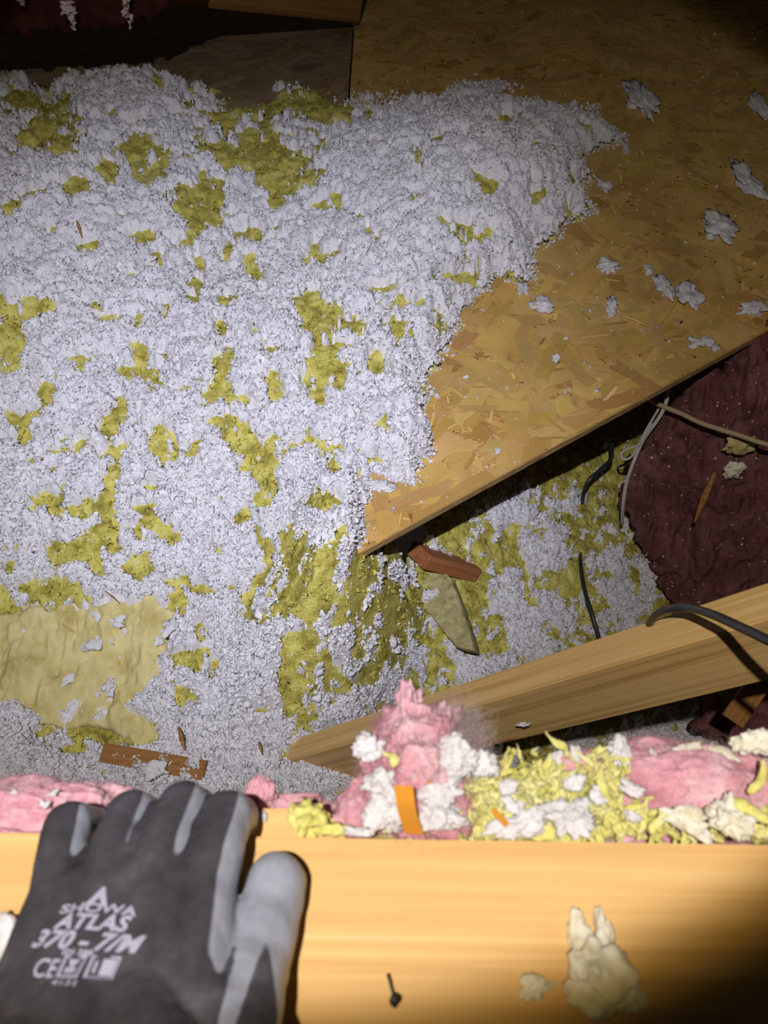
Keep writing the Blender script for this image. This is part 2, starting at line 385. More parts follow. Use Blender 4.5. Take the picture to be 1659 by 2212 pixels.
def base_h(X, Y):
    Q = np.stack([X, Y], 1); hm = fm(Q); hl = fl(Q)
    P3 = np.stack([X, Y, np.full(len(X), ZD+.01)], 1); px, py = proj(P3)
    nz = fbm(np.stack([X, Y, X*0], 1), 14, 4, 40)
    sd = poly_sd(px, py, OUT) + nz*26 + 8
    dl = (Q-E0[:2])@en[:2]           # metres beyond the deck edge line
    s = np.sqrt(sstep(-3, 70, sd))
    over = np.where(sd > -3, (ZD-.012) + (np.maximum(hm, ZD+.012)-(ZD-.012))*s, np.minimum(hl, .40))
    over = np.where(sd < -3, np.minimum(hl, ZD-.09), over)
    k = sstep(-.07, .07, dl)
    lw = 1-sstep(eA[0]-.05, eA[0]+.03, X)
    h = lw*(hl*(1-k)+np.where(Y > 1.25, over, hm)*k) + (1-lw)*np.where(dl > 0, over, np.minimum(hl, ZD-.03))
    ramp_h = ZD+.024 - 2.8*np.maximum(0, -dl-.012) - 2.5*np.maximum(0, X-(eA[0]-.008)) - 1.5*np.maximum(0, E0[0]-.0-X)
    rgn = (X > E0[0]-.3) & (X < eA[0]+.3) & (py > 1000)
    h = np.where(rgn, np.maximum(h, ramp_h+.006*nz), h)
    return h
# where yellow wool shows through (centre and radii as seen in the photograph)
YEL = [(620,390,95,50),(560,340,120,50),(470,330,60,45),(425,460,62,58),(700,225,120,60),(540,230,110,60),(90,230,85,40),(110,305,90,40),(300,335,60,30),(345,368,30,20),(160,415,32,24),(230,365,25,18),
 (545,595,24,42),(490,655,30,25),(425,630,14,45),(690,680,42,60),(705,790,52,60),(770,712,40,20),(860,705,38,28),(970,600,26,30),(830,622,28,14),(20,745,32,50),(25,790,30,20),(480,795,28,50),(470,850,20,30),(550,960,55,55),(585,1030,35,42),(560,1000,60,30),(725,962,34,18),(722,1000,15,28),(245,935,30,38),(255,985,26,24),(250,1030,18,34),(180,950,22,12),
 (180,1105,62,30),(215,1165,52,32),(115,1075,50,20),(190,1190,60,25),(700,1085,42,26),(640,1180,36,40),(695,1235,45,50),(650,1300,85,70),(640,1400,45,50),(620,1480,30,40),(430,1270,60,25),(300,780,14,30),(480,720,16,26),(120,250,60,30),(740,1160,14,20),(100,1280,90,30),(10,1330,45,60),(60,1480,80,30),(60,1430,60,20),(570,1080,18,20),(310,515,35,14),(535,505,30,18),(430,560,10,20),(780,465,25,12),(1035,515,40,22),(590,830,20,30),(520,880,20,15),(370,688,14,10),(105,690,12,10),(240,700,22,12),(265,880,8,8),(215,1225,22,30),(100,855,18,18),(330,1060,20,10),(560,1340,30,20),(690,1440,40,30),(640,1530,35,50),(700,1500,60,50),(250,1580,90,30),(160,1620,30,10),(300,1230,30,30),(45,1380,80,90),(1090,262,25,10),(1130,320,22,12)]
WHT = [(1090,1110,75,48),(1165,1190,55,42),(1230,1083,46,20),(1090,1300,45,60),(1325,1330,60,50),(1200,1340,80,50),(1180,1400,120,30),(1330,1225,60,30),(1050,1440,90,38),(780,1400,60,45),(740,1550,70,50),(840,1500,40,40),(960,1300,30,34),(1000,1370,30,40),(930,1190,30,18),(1400,1240,30,50),(860,1240,36,20),(1480,1590,110,40),(1250,1600,30,30),(820,1700,300,70),(1020,1560,60,50),(900,1440,30,40),(1120,1380,30,40),(1180,1260,16,12),(700,1360,26,40),(1290,1290,20,12)]
def mask_white(P3):
    """>0 white, <0 yellow"""
    px, py = proj(P3); a = P3
    wob = fbm(a, 30, 4, 60, .65)
    m = np.full(len(px), -9.)
    for cx, cy, rx, ry in YEL:
        m = np.maximum(m, 1-np.sqrt(((px-cx)/rx)**2+((py-cy)/ry)**2))
    white = -(m + wob*.60) + .03
    white = np.minimum(white, .50 + fbm(a, 22, 3, 90, .6))     # stray small gaps
    right = sstep(-14, 14, (px-(770-(py-1200)*.36)) ) * (py > 1200-(px-765)*.55)
    m2 = np.full(len(px), -9.)
    for cx, cy, rx, ry in WHT:
        m2 = np.maximum(m2, 1-np.sqrt(((px-cx)/rx)**2+((py-cy)/ry)**2))
    wr = m2 + wob*1.0 - .24
    wr = np.maximum(wr, -.92 + 1.0*fbm(a, 40, 3, 95, .7))
    return np.where(right > .5, wr, white)
BATTP = [(-30,1345),(60,1305),(200,1292),(330,1290),(400,1335),(370,1420),(335,1480),(290,1530),(330,1560),(390,1600),(350,1625),(250,1600),(150,1585),(30,1540),(-30,1500)]
def batt_cut(P3):
    px, py = proj(P3); return sstep(-10, 25, poly_sd(px, py, BATTP) + 18*noise(P3, 40, 33))

def terrain(NR, NC):
    ang = np.linspace(math.radians(77), math.radians(17.5), NR)
    y = 1.0/np.tan(ang); s = np.linspace(-1, 1, NC)
    Y, Sx = np.meshgrid(y, s, indexing='ij'); X = Sx*(.58+.34*Y)
    return X.ravel(), Y.ravel()
NR, NC = 880, 820
X, Y = terrain(NR, NC); h0 = base_h(X, Y); P0 = np.stack([X, Y, h0], 1)
big = fbm(P0*[1, 1, 0], 7, 3, 11)*.016
mw = mask_white(P0); bc = batt_cut(P0)
wp = np.stack([X + .005*noise(P0, 90, 5) + .0025*noise(P0, 260, 15), Y + .005*noise(P0, 90, 6) + .0025*noise(P0, 260, 16)], 1)
det = .0165*puffs(wp, .040, 1) + .0095*puffs(wp, .017, 2) + .0050*puffs(wp, .0075, 3) + .003*noise(P0*[1, 1, 0], 420, 9)
hw = h0 + big + det + .0022*np.abs(noise(P0*[1, 1, 0], 620, 10)) - .008 + .012*sstep(0, .5, mw) - .030*(1-sstep(-.10, .02, mw)) - .018*bc
EDGE = (np.arange(NR*NC).reshape(NR, NC))
def drop_hidden(G, XX, YY, Z):
    Q = np.stack([XX, YY], 1); dl = (Q-E0[:2])@en[:2]; zf = Z[G]
    bad = (dl[G].min(1) > .035) & (XX[G].min(1) > E0[0]) & (zf.max(1)-zf.min(1) > .05)
    return G[~bad]
white = mesh('white_blown_insulation', np.stack([X, Y, hw], 1), drop_hidden(grid_faces(NR, NC), X, Y, hw), M_WHITE)
tag(white, 'deep drifts of loose white blown insulation heaped over the attic floor and boards', 'insulation', kind='stuff')
NR2, NC2 = 600, 560
X2, Y2 = terrain(NR2, NC2); g0 = base_h(X2, Y2); Q0 = np.stack([X2, Y2, g0], 1)
wq = np.stack([X2 + .010*noise(Q0, 60, 25), Y2 + .012*noise(Q0, 60, 26)], 1)
dy = .020*puffs(wq*[1, .75], .045, 21) + .007*puffs(wq, .017, 22) + .0035*(1-np.abs(noise(Q0*[1, 1, 0], 210, 23)))
hy = g0 + fbm(Q0*[1, 1, 0], 7, 3, 11)*.016 + dy - .019 - .010*batt_cut(Q0)
yellow = mesh('yellow_wool_insulation', np.stack([X2, Y2, hy], 1), drop_hidden(grid_faces(NR2, NC2), X2, Y2, hy), M_YEL)
tag(yellow, 'matted yellow glass wool insulation lying between and beneath the white drifts', 'insulation', kind='stuff')

# ragged lumps strewn over both layers
def lumps(P, size, mat_seed, sub=2, amp=.45, squash=.7):
    V0, F0 = ico(sub); nv = len(V0); n = len(P); r = np.random.default_rng(mat_seed)
    variants = []
    for k in range(14):
        nn = fbm(V0, 1.3, 2, 100+k, .8); m = 1+amp*nn*1.6
        v = V0*m[:, None]; v = v*[1, r.uniform(.45, .95), squash*r.uniform(.5, 1)]; variants.append(v)
    variants = np.stack(variants); vi = r.integers(0, 14, n)
    # random rotations
    q = r.normal(size=(n, 4)); q /= np.linalg.norm(q, axis=1)[:, None]; w_, x, y, z = q.T
    R = np.stack([1-2*(y*y+z*z), 2*(x*y-z*w_), 2*(x*z+y*w_), 2*(x*y+z*w_), 1-2*(x*x+z*z), 2*(y*z-x*w_), 2*(x*z-y*w_), 2*(y*z+x*w_), 1-2*(x*x+y*y)], 1).reshape(n, 3, 3)
    V = np.einsum('nij,nvj->nvi', R, variants[vi])*size[:, None, None] + P[:, None, :]
    F = (F0[None]+(np.arange(n)*nv)[:, None, None]).reshape(-1, 3)
    return V.reshape(-1, 3), F
def in_view(P, mg=40):
    px, py = proj(P); return (px > -mg) & (px < W_+mg) & (py > -mg) & (py < 1860)
PW = np.stack([X, Y, hw], 1)
ok = np.where((mw > .0) & in_view(PW) & (bc < .3) & (hw > -.2))[0]
def flakes(P, size, seed):
    '''thin curled scraps with ragged rims'''
    r = np.random.default_rng(seed); g = np.linspace(-1, 1, 5); gx, gy = np.meshgrid(g, g, indexing='ij'); u = gx.ravel(); v = gy.ravel(); va = []
    for k in range(20):
        a, b, c = r.uniform(-.8, .8, 3); w1 = r.uniform(.35, 1)
        q = np.stack([u*(1-.25*v*v), v*w1*(1-.25*u*u), a*u*u+b*v*v+c*u*v], 1) + .16*r.normal(size=(25, 3)); va.append(q)
    va = np.stack(va); n = len(P); vi = r.integers(0, 20, n)
    q = r.normal(size=(n, 4)); q /= np.linalg.norm(q, axis=1)[:, None]; w_, x, y, z = q.T
    Rm = np.stack([1-2*(y*y+z*z), 2*(x*y-z*w_), 2*(x*z+y*w_), 2*(x*y+z*w_), 1-2*(x*x+z*z), 2*(y*z-x*w_), 2*(x*z-y*w_), 2*(y*z+x*w_), 1-2*(x*x+y*y)], 1).reshape(n, 3, 3)
    V = np.einsum('nij,nvj->nvi', Rm, va[vi])*size[:, None, None] + P[:, None, :]
    G = grid_faces(5, 5); F = (G[None]+(np.arange(n)*25)[:, None, None]).reshape(-1, 4); return V.reshape(-1, 3), F
gz = h0.reshape(NR, NC); gy_ = np.abs(np.gradient(gz, axis=0)/np.gradient(Y.reshape(NR, NC), axis=0)); gx_ = np.abs(np.gradient(gz, axis=1)/np.gradient(X.reshape(NR, NC), axis=1))
wt = np.clip(np.sqrt(1+gy_**2+gx_**2), 1, 4).ravel()[ok]; wt /= wt.sum()
pick = rng.choice(ok, 12000, replace=True, p=wt)
sz = rng.uniform(.0018, .0052, len(pick)) * (1+.5*(rng.random(len(pick)) < .08))
pos = PW[pick] + rng.normal(size=(len(pick), 3))*[.0012, .0012, .0008] + np.stack([sz*0, sz*0, sz*.2], 1)
V, F = lumps(pos, sz, 5)
lw = mesh('white_insulation_lumps', V, F, M_WHITE); tag(lw, 'countless small ragged white lumps on top of the blown insulation drifts', 'insulation', kind='stuff')
pick = rng.choice(ok, 58000, replace=True, p=wt); sz = rng.uniform(.0014, .0052, len(pick))
V, F = flakes(PW[pick]+rng.normal(size=(len(pick), 3))*[.001, .001, .0006]+[0, 0, .0008], sz, 15)
fl_ = mesh('white_insulation_flakes', V, F, M_WHITE); tag(fl_, 'countless torn curled white flakes covering the blown insulation drifts', 'insulation', kind='stuff')
pick = rng.choice(ok, 30000, replace=True)
V, F = fibres(PW[pick], rng.normal(size=(len(pick), 3))*[1, 1, .6]+[0, 0, .6], .008, .00022, .5, 3, 16)
fb_ = mesh('white_insulation_fibres', V, F, M_WHITE); tag(fb_, 'stray white fibres sticking out of the blown insulation drifts', 'insulation', kind='stuff')
rr_ = np.random.default_rng(31); qx = rr_.uniform(740, 1360, 60000); qy = rr_.uniform(170, 1210, 60000)
PR = np.array([Pz(a, b, ZD+.001) for a, b in zip(qx, qy)]); sdr = poly_sd(qx, qy, OUT) + fbm(PR*[1, 1, 0], 14, 4, 40)*26 + 8
kp = (sdr < 9) & (sdr > -20*rr_.random(60000)**2-4+14*noise(PR, 45, 8)) & ((PR[:, :2]-E0[:2])@en[:2] > .003) & (PR[:, 0] > E0[0])
PR = PR[kp][:5200]; V, F = flakes(PR+np.abs(rr_.normal(size=(len(PR), 3)))*[0, 0, .0025], rr_.uniform(.0015, .0046, len(PR)), 32)
tag(mesh('white_rim_flakes', V, F, M_WHITE), 'lacy rim of white flakes where the drift thins out onto the bare board', 'insulation', kind='stuff')
PY = np.stack([X2, Y2, hy], 1); mwy = mask_white(PY)
oky = np.where((mwy < .08) & in_view(PY) & (batt_cut(PY) < .3))[0]
pick = rng.choice(oky, 16000, replace=True)
V, F = fibres(PY[pick], rng.normal(size=(len(pick), 3))*[1, 1, .5]+[0, 0, .3], .014, .00028, .6, 4, 17)
tag(mesh('yellow_wool_fibres', V, F, M_YEL), 'loose curled strands on the yellow glass wool', 'insulation', kind='stuff')
pick = rng.choice(oky, 1500, replace=True)
V, F = flakes(PY[pick]+[0, 0, .001], rng.uniform(.0015, .005, len(pick)), 18)
tag(mesh('white_scraps', V, F, M_WHITE), 'small white scraps scattered over the yellow glass wool', 'insulation', kind='stuff')
pick = rng.choice(ok, 700, replace=True)
V, F = flakes(PW[pick]+[0, 0, .001], rng.uniform(.001, .0035, len(pick)), 19)
tag(mesh('yellow_scraps', V, F, M_YEL), 'small yellow scraps scattered over the white drifts', 'insulation', kind='stuff')
oq = oky[PY[oky][:, 2] < .5]; pick = rng.choice(oq, 420, replace=False); ppx, ppy = proj(PY[pick]); pick = pick[(ppx > 560) & (ppy > 1080)]
sz = rng.uniform(.004, .011, len(pick)); V, F = lumps(PY[pick]+[0, 0, .003], sz, 41, 3, .75, .6)
tag(mesh('white_clumps', V, F, M_WHITE), 'white cottony clumps caught on the yellow wool right of the drift', 'insulation', kind='stuff')
pick = rng.choice(oky, 15000, replace=True); sz = rng.uniform(.002, .0065, len(pick))
V, F = flakes(PY[pick]+rng.normal(size=(len(pick), 3))*.001, sz, 6)
ly = mesh('yellow_wool_lumps', V, F, M_YEL); tag(ly, 'small torn curls of yellow glass wool strewn over the insulation', 'insulation', kind='stuff')
def surf(px, py):
    """point of the white drift under an image position"""
    a, b = proj(PW[::3]); i = np.argmin((a-px)**2+(b-py)**2); return PW[::3][i]

# ================================================================== timber
def timber(name, A, B, wid, hgt, mat, up=(0, 0, 1), extra=(0, 0), bev=.0015, segs=1):
    """box with its top centre line running A -> B"""
    A = Vector(A); B = Vector(B); ax = (B-A).normalized(); L = (B-A).length
    side = Vector(up).cross(ax).normalized(); top = ax.cross(side).normalized()
    bm = bmesh.new(); bmesh.ops.create_cube(bm, size=1)
    for v in bm.verts: v.co = Vector(((v.co.x+.5)*(L+extra[0]+extra[1])-extra[0], v.co.y*wid, (v.co.z-.5)*hgt))
    bmesh.ops.bevel(bm, geom=bm.edges[:], offset=bev, segments=3, affect='EDGES')
    me = bpy.data.meshes.new(name); bm.to_mesh(me); bm.free(); me.materials.append(mat)
    for p in me.polygons: p.use_smooth = False
    o = bpy.data.objects.new(name, me); COL.objects.link(o)
    M = Matrix((ax, side, top)).transposed().to_4x4(); M.translation = A; o.matrix_world = M
    return o
jA = Pd(648, 1614, 1.22); jB = Pd(1659, 1297, .685)
joist = timber('pine_brace', jA, jB, .040, .088, M_JOIST, extra=(.22, .35))
tag(joist, 'yellow pine brace rising diagonally to the right out of the white insulation', 'beam')

# foreground beam the hand rests on
ZB = 1.14
bl, br_ = Pz(0, 1797, ZB), Pz(1659, 1824, ZB); bd = (br_-bl)/np.linalg.norm(br_-bl); bn = np.array([-bd[1], bd[0], 0])
BW = .16
beam = timber('pine_beam', bl-bn*BW/2-bd*.5, br_-bn*BW/2+bd*.5, BW, .038, M_BEAM, bev=.0012)
tag(beam, 'broad bright pine beam across the bottom that the gloved hand grips', 'beam')
# board ledge just behind the beam
lg0, lg1 = Pz(520, 1745, ZB-.012), Pz(712, 1745, ZB-.012)
V = []; pts2 = [(500, 1745), (700, 1746), (716, 1760), (760, 1830), (500, 1830)]
bm = bmesh.new(); vs = [bm.verts.new(Pz(a, b, ZB-.010)) for a, b in pts2]; f = bm.faces.new(vs)
r_ = bmesh.ops.extrude_face_region(bm, geom=[f]); bmesh.ops.translate(bm, vec=(0, 0, -.012), verts=[v for v in r_['geom'] if isinstance(v, bmesh.types.BMVert)])
bmesh.ops.recalc_face_normals(bm, faces=bm.faces[:]); bmesh.ops.bevel(bm, geom=bm.edges[:], offset=.0006, segments=2, affect='EDGES')
me = bpy.data.meshes.new('wood_gusset'); bm.to_mesh(me); bm.free(); me.materials.append(M_BEAM)
gus = bpy.data.objects.new('wood_gusset', me); COL.objects.link(gus)
tag(gus, 'small tan board corner showing just behind the beam, right of the glove', 'board')

# rafter along the top, and the roof timber at the far left
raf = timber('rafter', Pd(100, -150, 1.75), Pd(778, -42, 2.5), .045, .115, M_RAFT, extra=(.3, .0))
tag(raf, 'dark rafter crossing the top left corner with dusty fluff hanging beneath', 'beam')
blk = timber('wood_offcut', surf(912, 1205)+[0, 0, .03], surf(1022, 1222)+[0, 0, .012], .062, .03, M_BLOCK, up=(0, .35, 1))
tag(blk, 'small reddish wood offcut half buried in yellow wool below the board edge', 'wood block')
st = timber('kraft_strip', surf(225, 1632)+[0, 0, .012], surf(445, 1668)+[0, 0, .010], .030, .006, M_STRIP, up=(0, -.3, 1), bev=.0006)
tag(st, 'flat brown wooden strip partly covered by white fluff above the glove', 'wood strip')
st2 = timber('brown_lath', Pd(1585, 1560, 1.05), Pd(1680, 1420, 1.05), .035, .006, M_STRIP, up=(0, -1, .6), bev=.0006)
tag(st2, 'brown wooden lath leaning in the dark below the brace, far right', 'wood strip')

# ================================================================== soft slabs (batts)
def soft_slab(name, poly, P3, n, th, mat, step, seed, amp=.006, freq=30, tb=.01, stretch=(1, 1, 1), bulge=.03):
    """poly in the local plane (metres); P3(u,v)->world point of the plane; n = outward normal"""
    poly = np.array(poly, float); lo = poly.min(0)-step; hi = poly.max(0)+step
    us = np.arange(lo[0], hi[0], step); vs_ = np.arange(lo[1], hi[1], step)
    U, Vv = np.meshgrid(us, vs_, indexing='ij'); u = U.ravel(); v = Vv.ravel()
    base = P3(u, v); sd = poly_sd(u, v, poly) + .35*bulge*fbm(base, 35, 3, seed+3)
    prof = np.sqrt(np.clip(1-(1-np.clip(sd/bulge, 0, 1))**2, 0, 1))
    dis = amp*fbm(base*np.array(stretch), freq, 5, seed, .55) + amp*1.6*fbm(base*np.array(stretch), freq*.35, 2, seed+8) - .35*amp*np.abs(noise(base*np.array(stretch), freq*2.1, seed+5))*2
    n = np.array(n, float); n /= np.linalg.norm(n)
    front = base + n*((th+dis)*prof)[:, None]; back = base - n*(tb*prof)[:, None]
    inside = (sd > -.0001).reshape(U.shape); k = len(u); F = []
    cell = inside[:-1, :-1] & inside[1:, :-1] & inside[1:, 1:] & inside[:-1, 1:]
    idx = np.arange(k).reshape(U.shape)
    a, b, c, d = idx[:-1, :-1][cell], idx[1:, :-1][cell], idx[1:, 1:][cell], idx[:-1, 1:][cell]
    Ff = np.stack([a, b, c, d], 1); Fb = Ff[:, ::-1]+k
    # side wall along the ragged boundary
    ed_ = {}
    for q in Ff:
        for i in range(4):
            e = (int(q[i]), int(q[(i+1) % 4]))
            if (e[1], e[0]) in ed_: del ed_[(e[1], e[0])]
            else: ed_[e] = 1
    side = np.array([(e[1], e[0], e[0]+k, e[1]+k) for e in ed_])
    Fa = np.vstack([Ff, Fb, side]); Va = np.vstack([front, back])
    used, inv = np.unique(Fa, return_inverse=True); Va = Va[used]; Fa = inv.reshape(Fa.shape)
    o = mesh(name, Va, Fa, mat)
    return o, front[(sd > .1*bulge)], n
def plane_from(px_pts, plane_o, n):
    """intersect image rays with a real plane and give local 2d coords"""
    n = np.array(n, float); n /= np.linalg.norm(n); plane_o = np.array(plane_o, float)
    ux = np.cross([0, 0, 1.0], n)
    if np.linalg.norm(ux) < .1: ux = np.array([1.0, 0, 0])
    ux /= np.linalg.norm(ux); uy = np.cross(n, ux)
    out = []
    for a, b in px_pts:
        d = ray(a, b); p = CAM + d*(((plane_o-CAM)@n)/(d@n)); out.append(((p-plane_o)@ux, (p-plane_o)@uy))
    return out, (lambda u, v: plane_o + np.outer(u, ux) + np.outer(v, uy)), n
def add_fibres(root, name, pts, n, L, rad, mat, seed, up=(0, -.2, 1), curl=.5, spread=.7):
    r = np.random.default_rng(seed); an = pts[r.integers(0, len(pts), n)]
    d = np.array(up)+r.normal(size=(n, 3))*spread
    V, F = fibres(an, d, L, rad, curl, 5, seed)
    o = mesh(name, V, F, mat); 
    if root is not None: adopt(o, root)
    tag(o, kind='stuff'); return o
# pale yellow batt lower left
def fit_plane(pts):
    Q = np.array([surf(a, b) for a, b in pts]); c = Q.mean(0); u, sv, vt = np.linalg.svd(Q-c); n = vt[2]*np.sign(vt[2][2]); return c, n
bxy = [tuple(surf(a, b)[:2]) for a, b in [(-30,1345),(60,1305),(200,1292),(330,1290),(400,1335),(385,1420),(345,1480),(300,1530),(335,1560),(385,1600),(345,1622),(250,1600),(150,1585),(30,1540),(-30,1500)]]
o, fp, _ = soft_slab('glass_wool_batt', bxy, lambda u, v: np.stack([u, v, base_h(u, v)+fbm(np.stack([u, v, u*0], 1), 7, 3, 11)*.016], 1), (0, 0, 1), .010, M_BATT, .0028, 200, .011, 26, .03, (1.3, .6, 1), .03)
tag(o, 'smooth pale yellow glass wool batt bared in the white drift at lower left', 'insulation batt')
M_OLIVE = fluffmat('olive_batt', [(.3, (.26, .23, .09)), (.5, (.42, .38, .17)), (.7, (.52, .48, .26))], 60, .6, 200)
# narrow batt piece standing right of the middle
bpoly, bP, bN = plane_from([(880,1205),(925,1196),(975,1250),(1010,1340),(1030,1410),(985,1400),(930,1330),(885,1290)], surf(950, 1300)+np.array([0, 0, .045]), (-.5, -.25, 1))
o, fp, _ = soft_slab('glass_wool_offcut', bpoly, bP, bN, .010, M_OLIVE, .0013, 210, .004, 30, .035, (1, 1, 1), .005)
tag(o, 'narrow pale yellow batt offcut standing on edge beside the red wood offcut', 'insulation batt')
# old dark pink batts on the right
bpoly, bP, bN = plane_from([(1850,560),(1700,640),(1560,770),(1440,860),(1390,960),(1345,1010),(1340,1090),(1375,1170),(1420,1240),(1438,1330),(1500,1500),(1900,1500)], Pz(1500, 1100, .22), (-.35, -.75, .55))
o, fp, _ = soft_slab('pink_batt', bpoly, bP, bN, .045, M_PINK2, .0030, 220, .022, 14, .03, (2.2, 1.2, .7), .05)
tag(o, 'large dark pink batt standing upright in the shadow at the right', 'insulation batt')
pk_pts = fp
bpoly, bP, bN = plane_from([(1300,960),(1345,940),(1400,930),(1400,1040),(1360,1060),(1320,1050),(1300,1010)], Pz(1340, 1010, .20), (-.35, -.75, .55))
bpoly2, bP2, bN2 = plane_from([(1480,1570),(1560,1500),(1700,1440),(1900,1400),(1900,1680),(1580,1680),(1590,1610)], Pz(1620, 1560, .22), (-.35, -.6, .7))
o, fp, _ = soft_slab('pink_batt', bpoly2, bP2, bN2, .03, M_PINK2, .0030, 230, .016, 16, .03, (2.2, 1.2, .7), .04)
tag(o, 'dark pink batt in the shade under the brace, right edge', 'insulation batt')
# flecks on the dark pink batt: too many to count
r = np.random.default_rng(44); k = r.integers(0, len(pk_pts), 520); pp = pk_pts[k]; vis = in_view(pp); pp = pp[vis]
V, F = lumps(pp, r.uniform(.0012, .0034, len(pp)), 45, 1, .7, .4)
tag(mesh('white_flecks', V, F, M_CREAM), 'sprinkling of tiny pale flecks stuck to the dark pink batt', 'fluff', kind='stuff')

# ================================================================== cables
def cable(name, pts, r, mat, label, cat='cable'):
    V, F = tube(pts, r, 12, 12); o = mesh(name, V, F, mat); return tag(o, label, cat)
cable('electric_cable', [Pd(1385, 1450, .86), Pd(1398, 1368, .80), Pd(1412, 1334, .765), Pd(1445, 1316, .728), Pd(1490, 1314, .70), Pd(1540, 1328, .66), Pd(1600, 1355, .62), Pd(1670, 1388, .575), Pd(1800, 1450, .52)], .0040, M_BLKCAB,
      'thick black cable looping over the pine brace towards the right edge')
cable('electric_cable', [Pz(1322, 955, .24), Pz(1320, 990, .235), Pz(1300, 1012, .23), Pz(1275, 1035, .22), Pz(1262, 1062, .19), Pz(1256, 1090, .13)], .0048, M_BLKCAB,
      'short black cable end poking from yellow wool just below the board edge')
cable('electric_cable', [Pz(1254, 1190, .12), Pz(1254, 1215, .155), Pz(1262, 1270, .165), Pz(1280, 1330, .155), Pz(1300, 1400, .12), Pz(1320, 1470, .08)], .0042, M_BLKCAB,
      'black cable emerging from the wool and running down behind the pine brace')
bp0 = Pz(1500, 1100, .22); bpn = np.array([-.35, -.75, .55]); bpn /= np.linalg.norm(bpn)
def Pb(px, py, off):
    d = ray(px, py); return CAM + d*(((bp0+bpn*off-CAM)@bpn)/(d@bpn))
cable('electric_cable', [Pb(1450, 780, .05), Pb(1443, 850, .07), Pb(1428, 895, .08), Pb(1390, 950, .08), Pb(1368, 1000, .08), Pb(1353, 1045, .07), Pb(1346, 1090, .06), Pb(1344, 1130, .02)], .0042, M_WHTCAB,
      'pale grey cable curving down along the left edge of the dark pink batt')
cable('electric_cable', [Pb(1425, 880, .05), Pb(1398, 925, .08), Pb(1378, 965, .085), Pb(1362, 988, .085), Pb(1346, 992, .085), Pb(1343, 978, .085), Pb(1360, 968, .09), Pb(1382, 958, .09), Pb(1410, 915, .09)], .0028, M_WHTCAB,
      'thin pale wire bent into a small loop left of the dark pink batt')
cable('electric_cable', [Pb(1380, 845, .03), Pb(1420, 872, .07), Pb(1470, 893, .10), Pb(1520, 916, .12), Pb(1590, 938, .13), Pb(1665, 962, .14), Pb(1800, 990, .14)], .0050, M_TANCAB,
      'tan cable strung across the dark pink batt to the right edge')
hb, hP, hN = plane_from([(-300,-300),(460,-300),(430,-30),(380,8),(330,40),(240,62),(120,75),(0,85),(-300,95)], Pd(150, 40, 1.9), (.05, -1, .25))
M_DARK = fluffmat('unlit_dark_batt', [(.3, (.020, .006, .005)), (.5, (.045, .013, .011)), (.7, (.07, .02, .018))], 14, .5, 120)  # pink batt colour darkened to paint in the dimness outside the lamp cone
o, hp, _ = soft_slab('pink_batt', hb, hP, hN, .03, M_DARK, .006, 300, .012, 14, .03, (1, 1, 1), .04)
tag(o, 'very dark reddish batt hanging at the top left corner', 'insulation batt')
def hanging(px, py, L, seed, lab, off=.05):
    base = Pd(px, py, 1.8); r = np.random.default_rng(seed); n = 6
    pts = np.array([base + np.array([r.normal()*.003, r.normal()*.003, -L*k/n]) for k in range(n+1)])
    V, F = lumps(pts, np.linspace(.010, .005, n+1)*r.uniform(.7, 1.2, n+1), seed, 3, .9, .9)
    o = mesh('hanging_fluff', V, F, M_GREYF)
    tag(o, lab, 'fluff', 'dusty fluff hanging under the rafter')
hanging(42, -14, .022, 1, 'dusty tuft hanging at the top edge, nearest the left corner')
hanging(145, 8, .050, 2, 'long dusty tuft hanging down, second from the top left corner')
hanging(268, -8, .065, 3, 'longest dusty tuft hanging down, third from the top left corner')

# ================================================================== gloved hand
person = empty('person', Pz(300, 1950, ZB+.02), 'hand in a black and grey work glove gripping the broad pine beam', 'person')
bm = bmesh.new()
def cap(a, ra, b, rb):
    t = bmesh.new()
    for c, rr in ((a, ra), (b, rb)): bmesh.ops.create_icosphere(t, subdivisions=3, radius=rr, matrix=Matrix.Translation(Vector(c)))
    bmesh.ops.convex_hull(t, input=t.verts[:]); 
    bmesh.ops.delete(t, geom=[v for v in t.verts if not v.link_faces], context='VERTS')
    m_ = bpy.data.meshes.new('t'); t.to_mesh(m_); t.free(); bm.from_mesh(m_); bpy.data.meshes.remove(m_)
def hz(px, py, z): return Pz(px, py, ZB+z)
FING = {}
for nm, mcp, pip, dx, rr in (('index', (440, 1930, .026), (490, 1762, .015), .001, (.0130, .0112, .0100, .0092)),
                             ('middle', (335, 1915, .028), (395, 1745, .017), .000, (.0132, .0114, .0102, .0094)),
                             ('ring', (228, 1925, .026), (284, 1760, .016), -.001, (.0126, .0108, .0098, .0090)),
                             ('little', (128, 1950, .022), (148, 1784, .013), .003, (.0120, .0104, .0092, .0084))):
    A, B = hz(*mcp), hz(*pip); Bm = A*.45+B*.55+np.array([0, 0, .0025])
    D = B + np.array([dx, .006, -.021]); T = D + np.array([dx*.5, -.004, -.017])
    cap(A, rr[0], Bm, (rr[0]+rr[1])/2); cap(Bm, (rr[0]+rr[1])/2, B, rr[1]); cap(B, rr[1], D, rr[2]); cap(D, rr[2], T, rr[3]); FING[nm] = (A, Bm, B, D, T)
wr = [hz(60, 2190, .034), hz(170, 2215, .042), hz(290, 2215, .044), hz(400, 2190, .038)]
mc = [FING[k][0] for k in ('little', 'ring', 'middle', 'index')]
for a_, b_ in zip(mc, wr): cap(a_, .0130, b_, .0165)
for k in range(3):
    cap((mc[k]+mc[k+1])/2, .0128, (wr[k]+wr[k+1])/2, .0170); cap(mc[k], .0125, mc[k+1], .0125); cap(wr[k], .0165, wr[k+1], .0165)
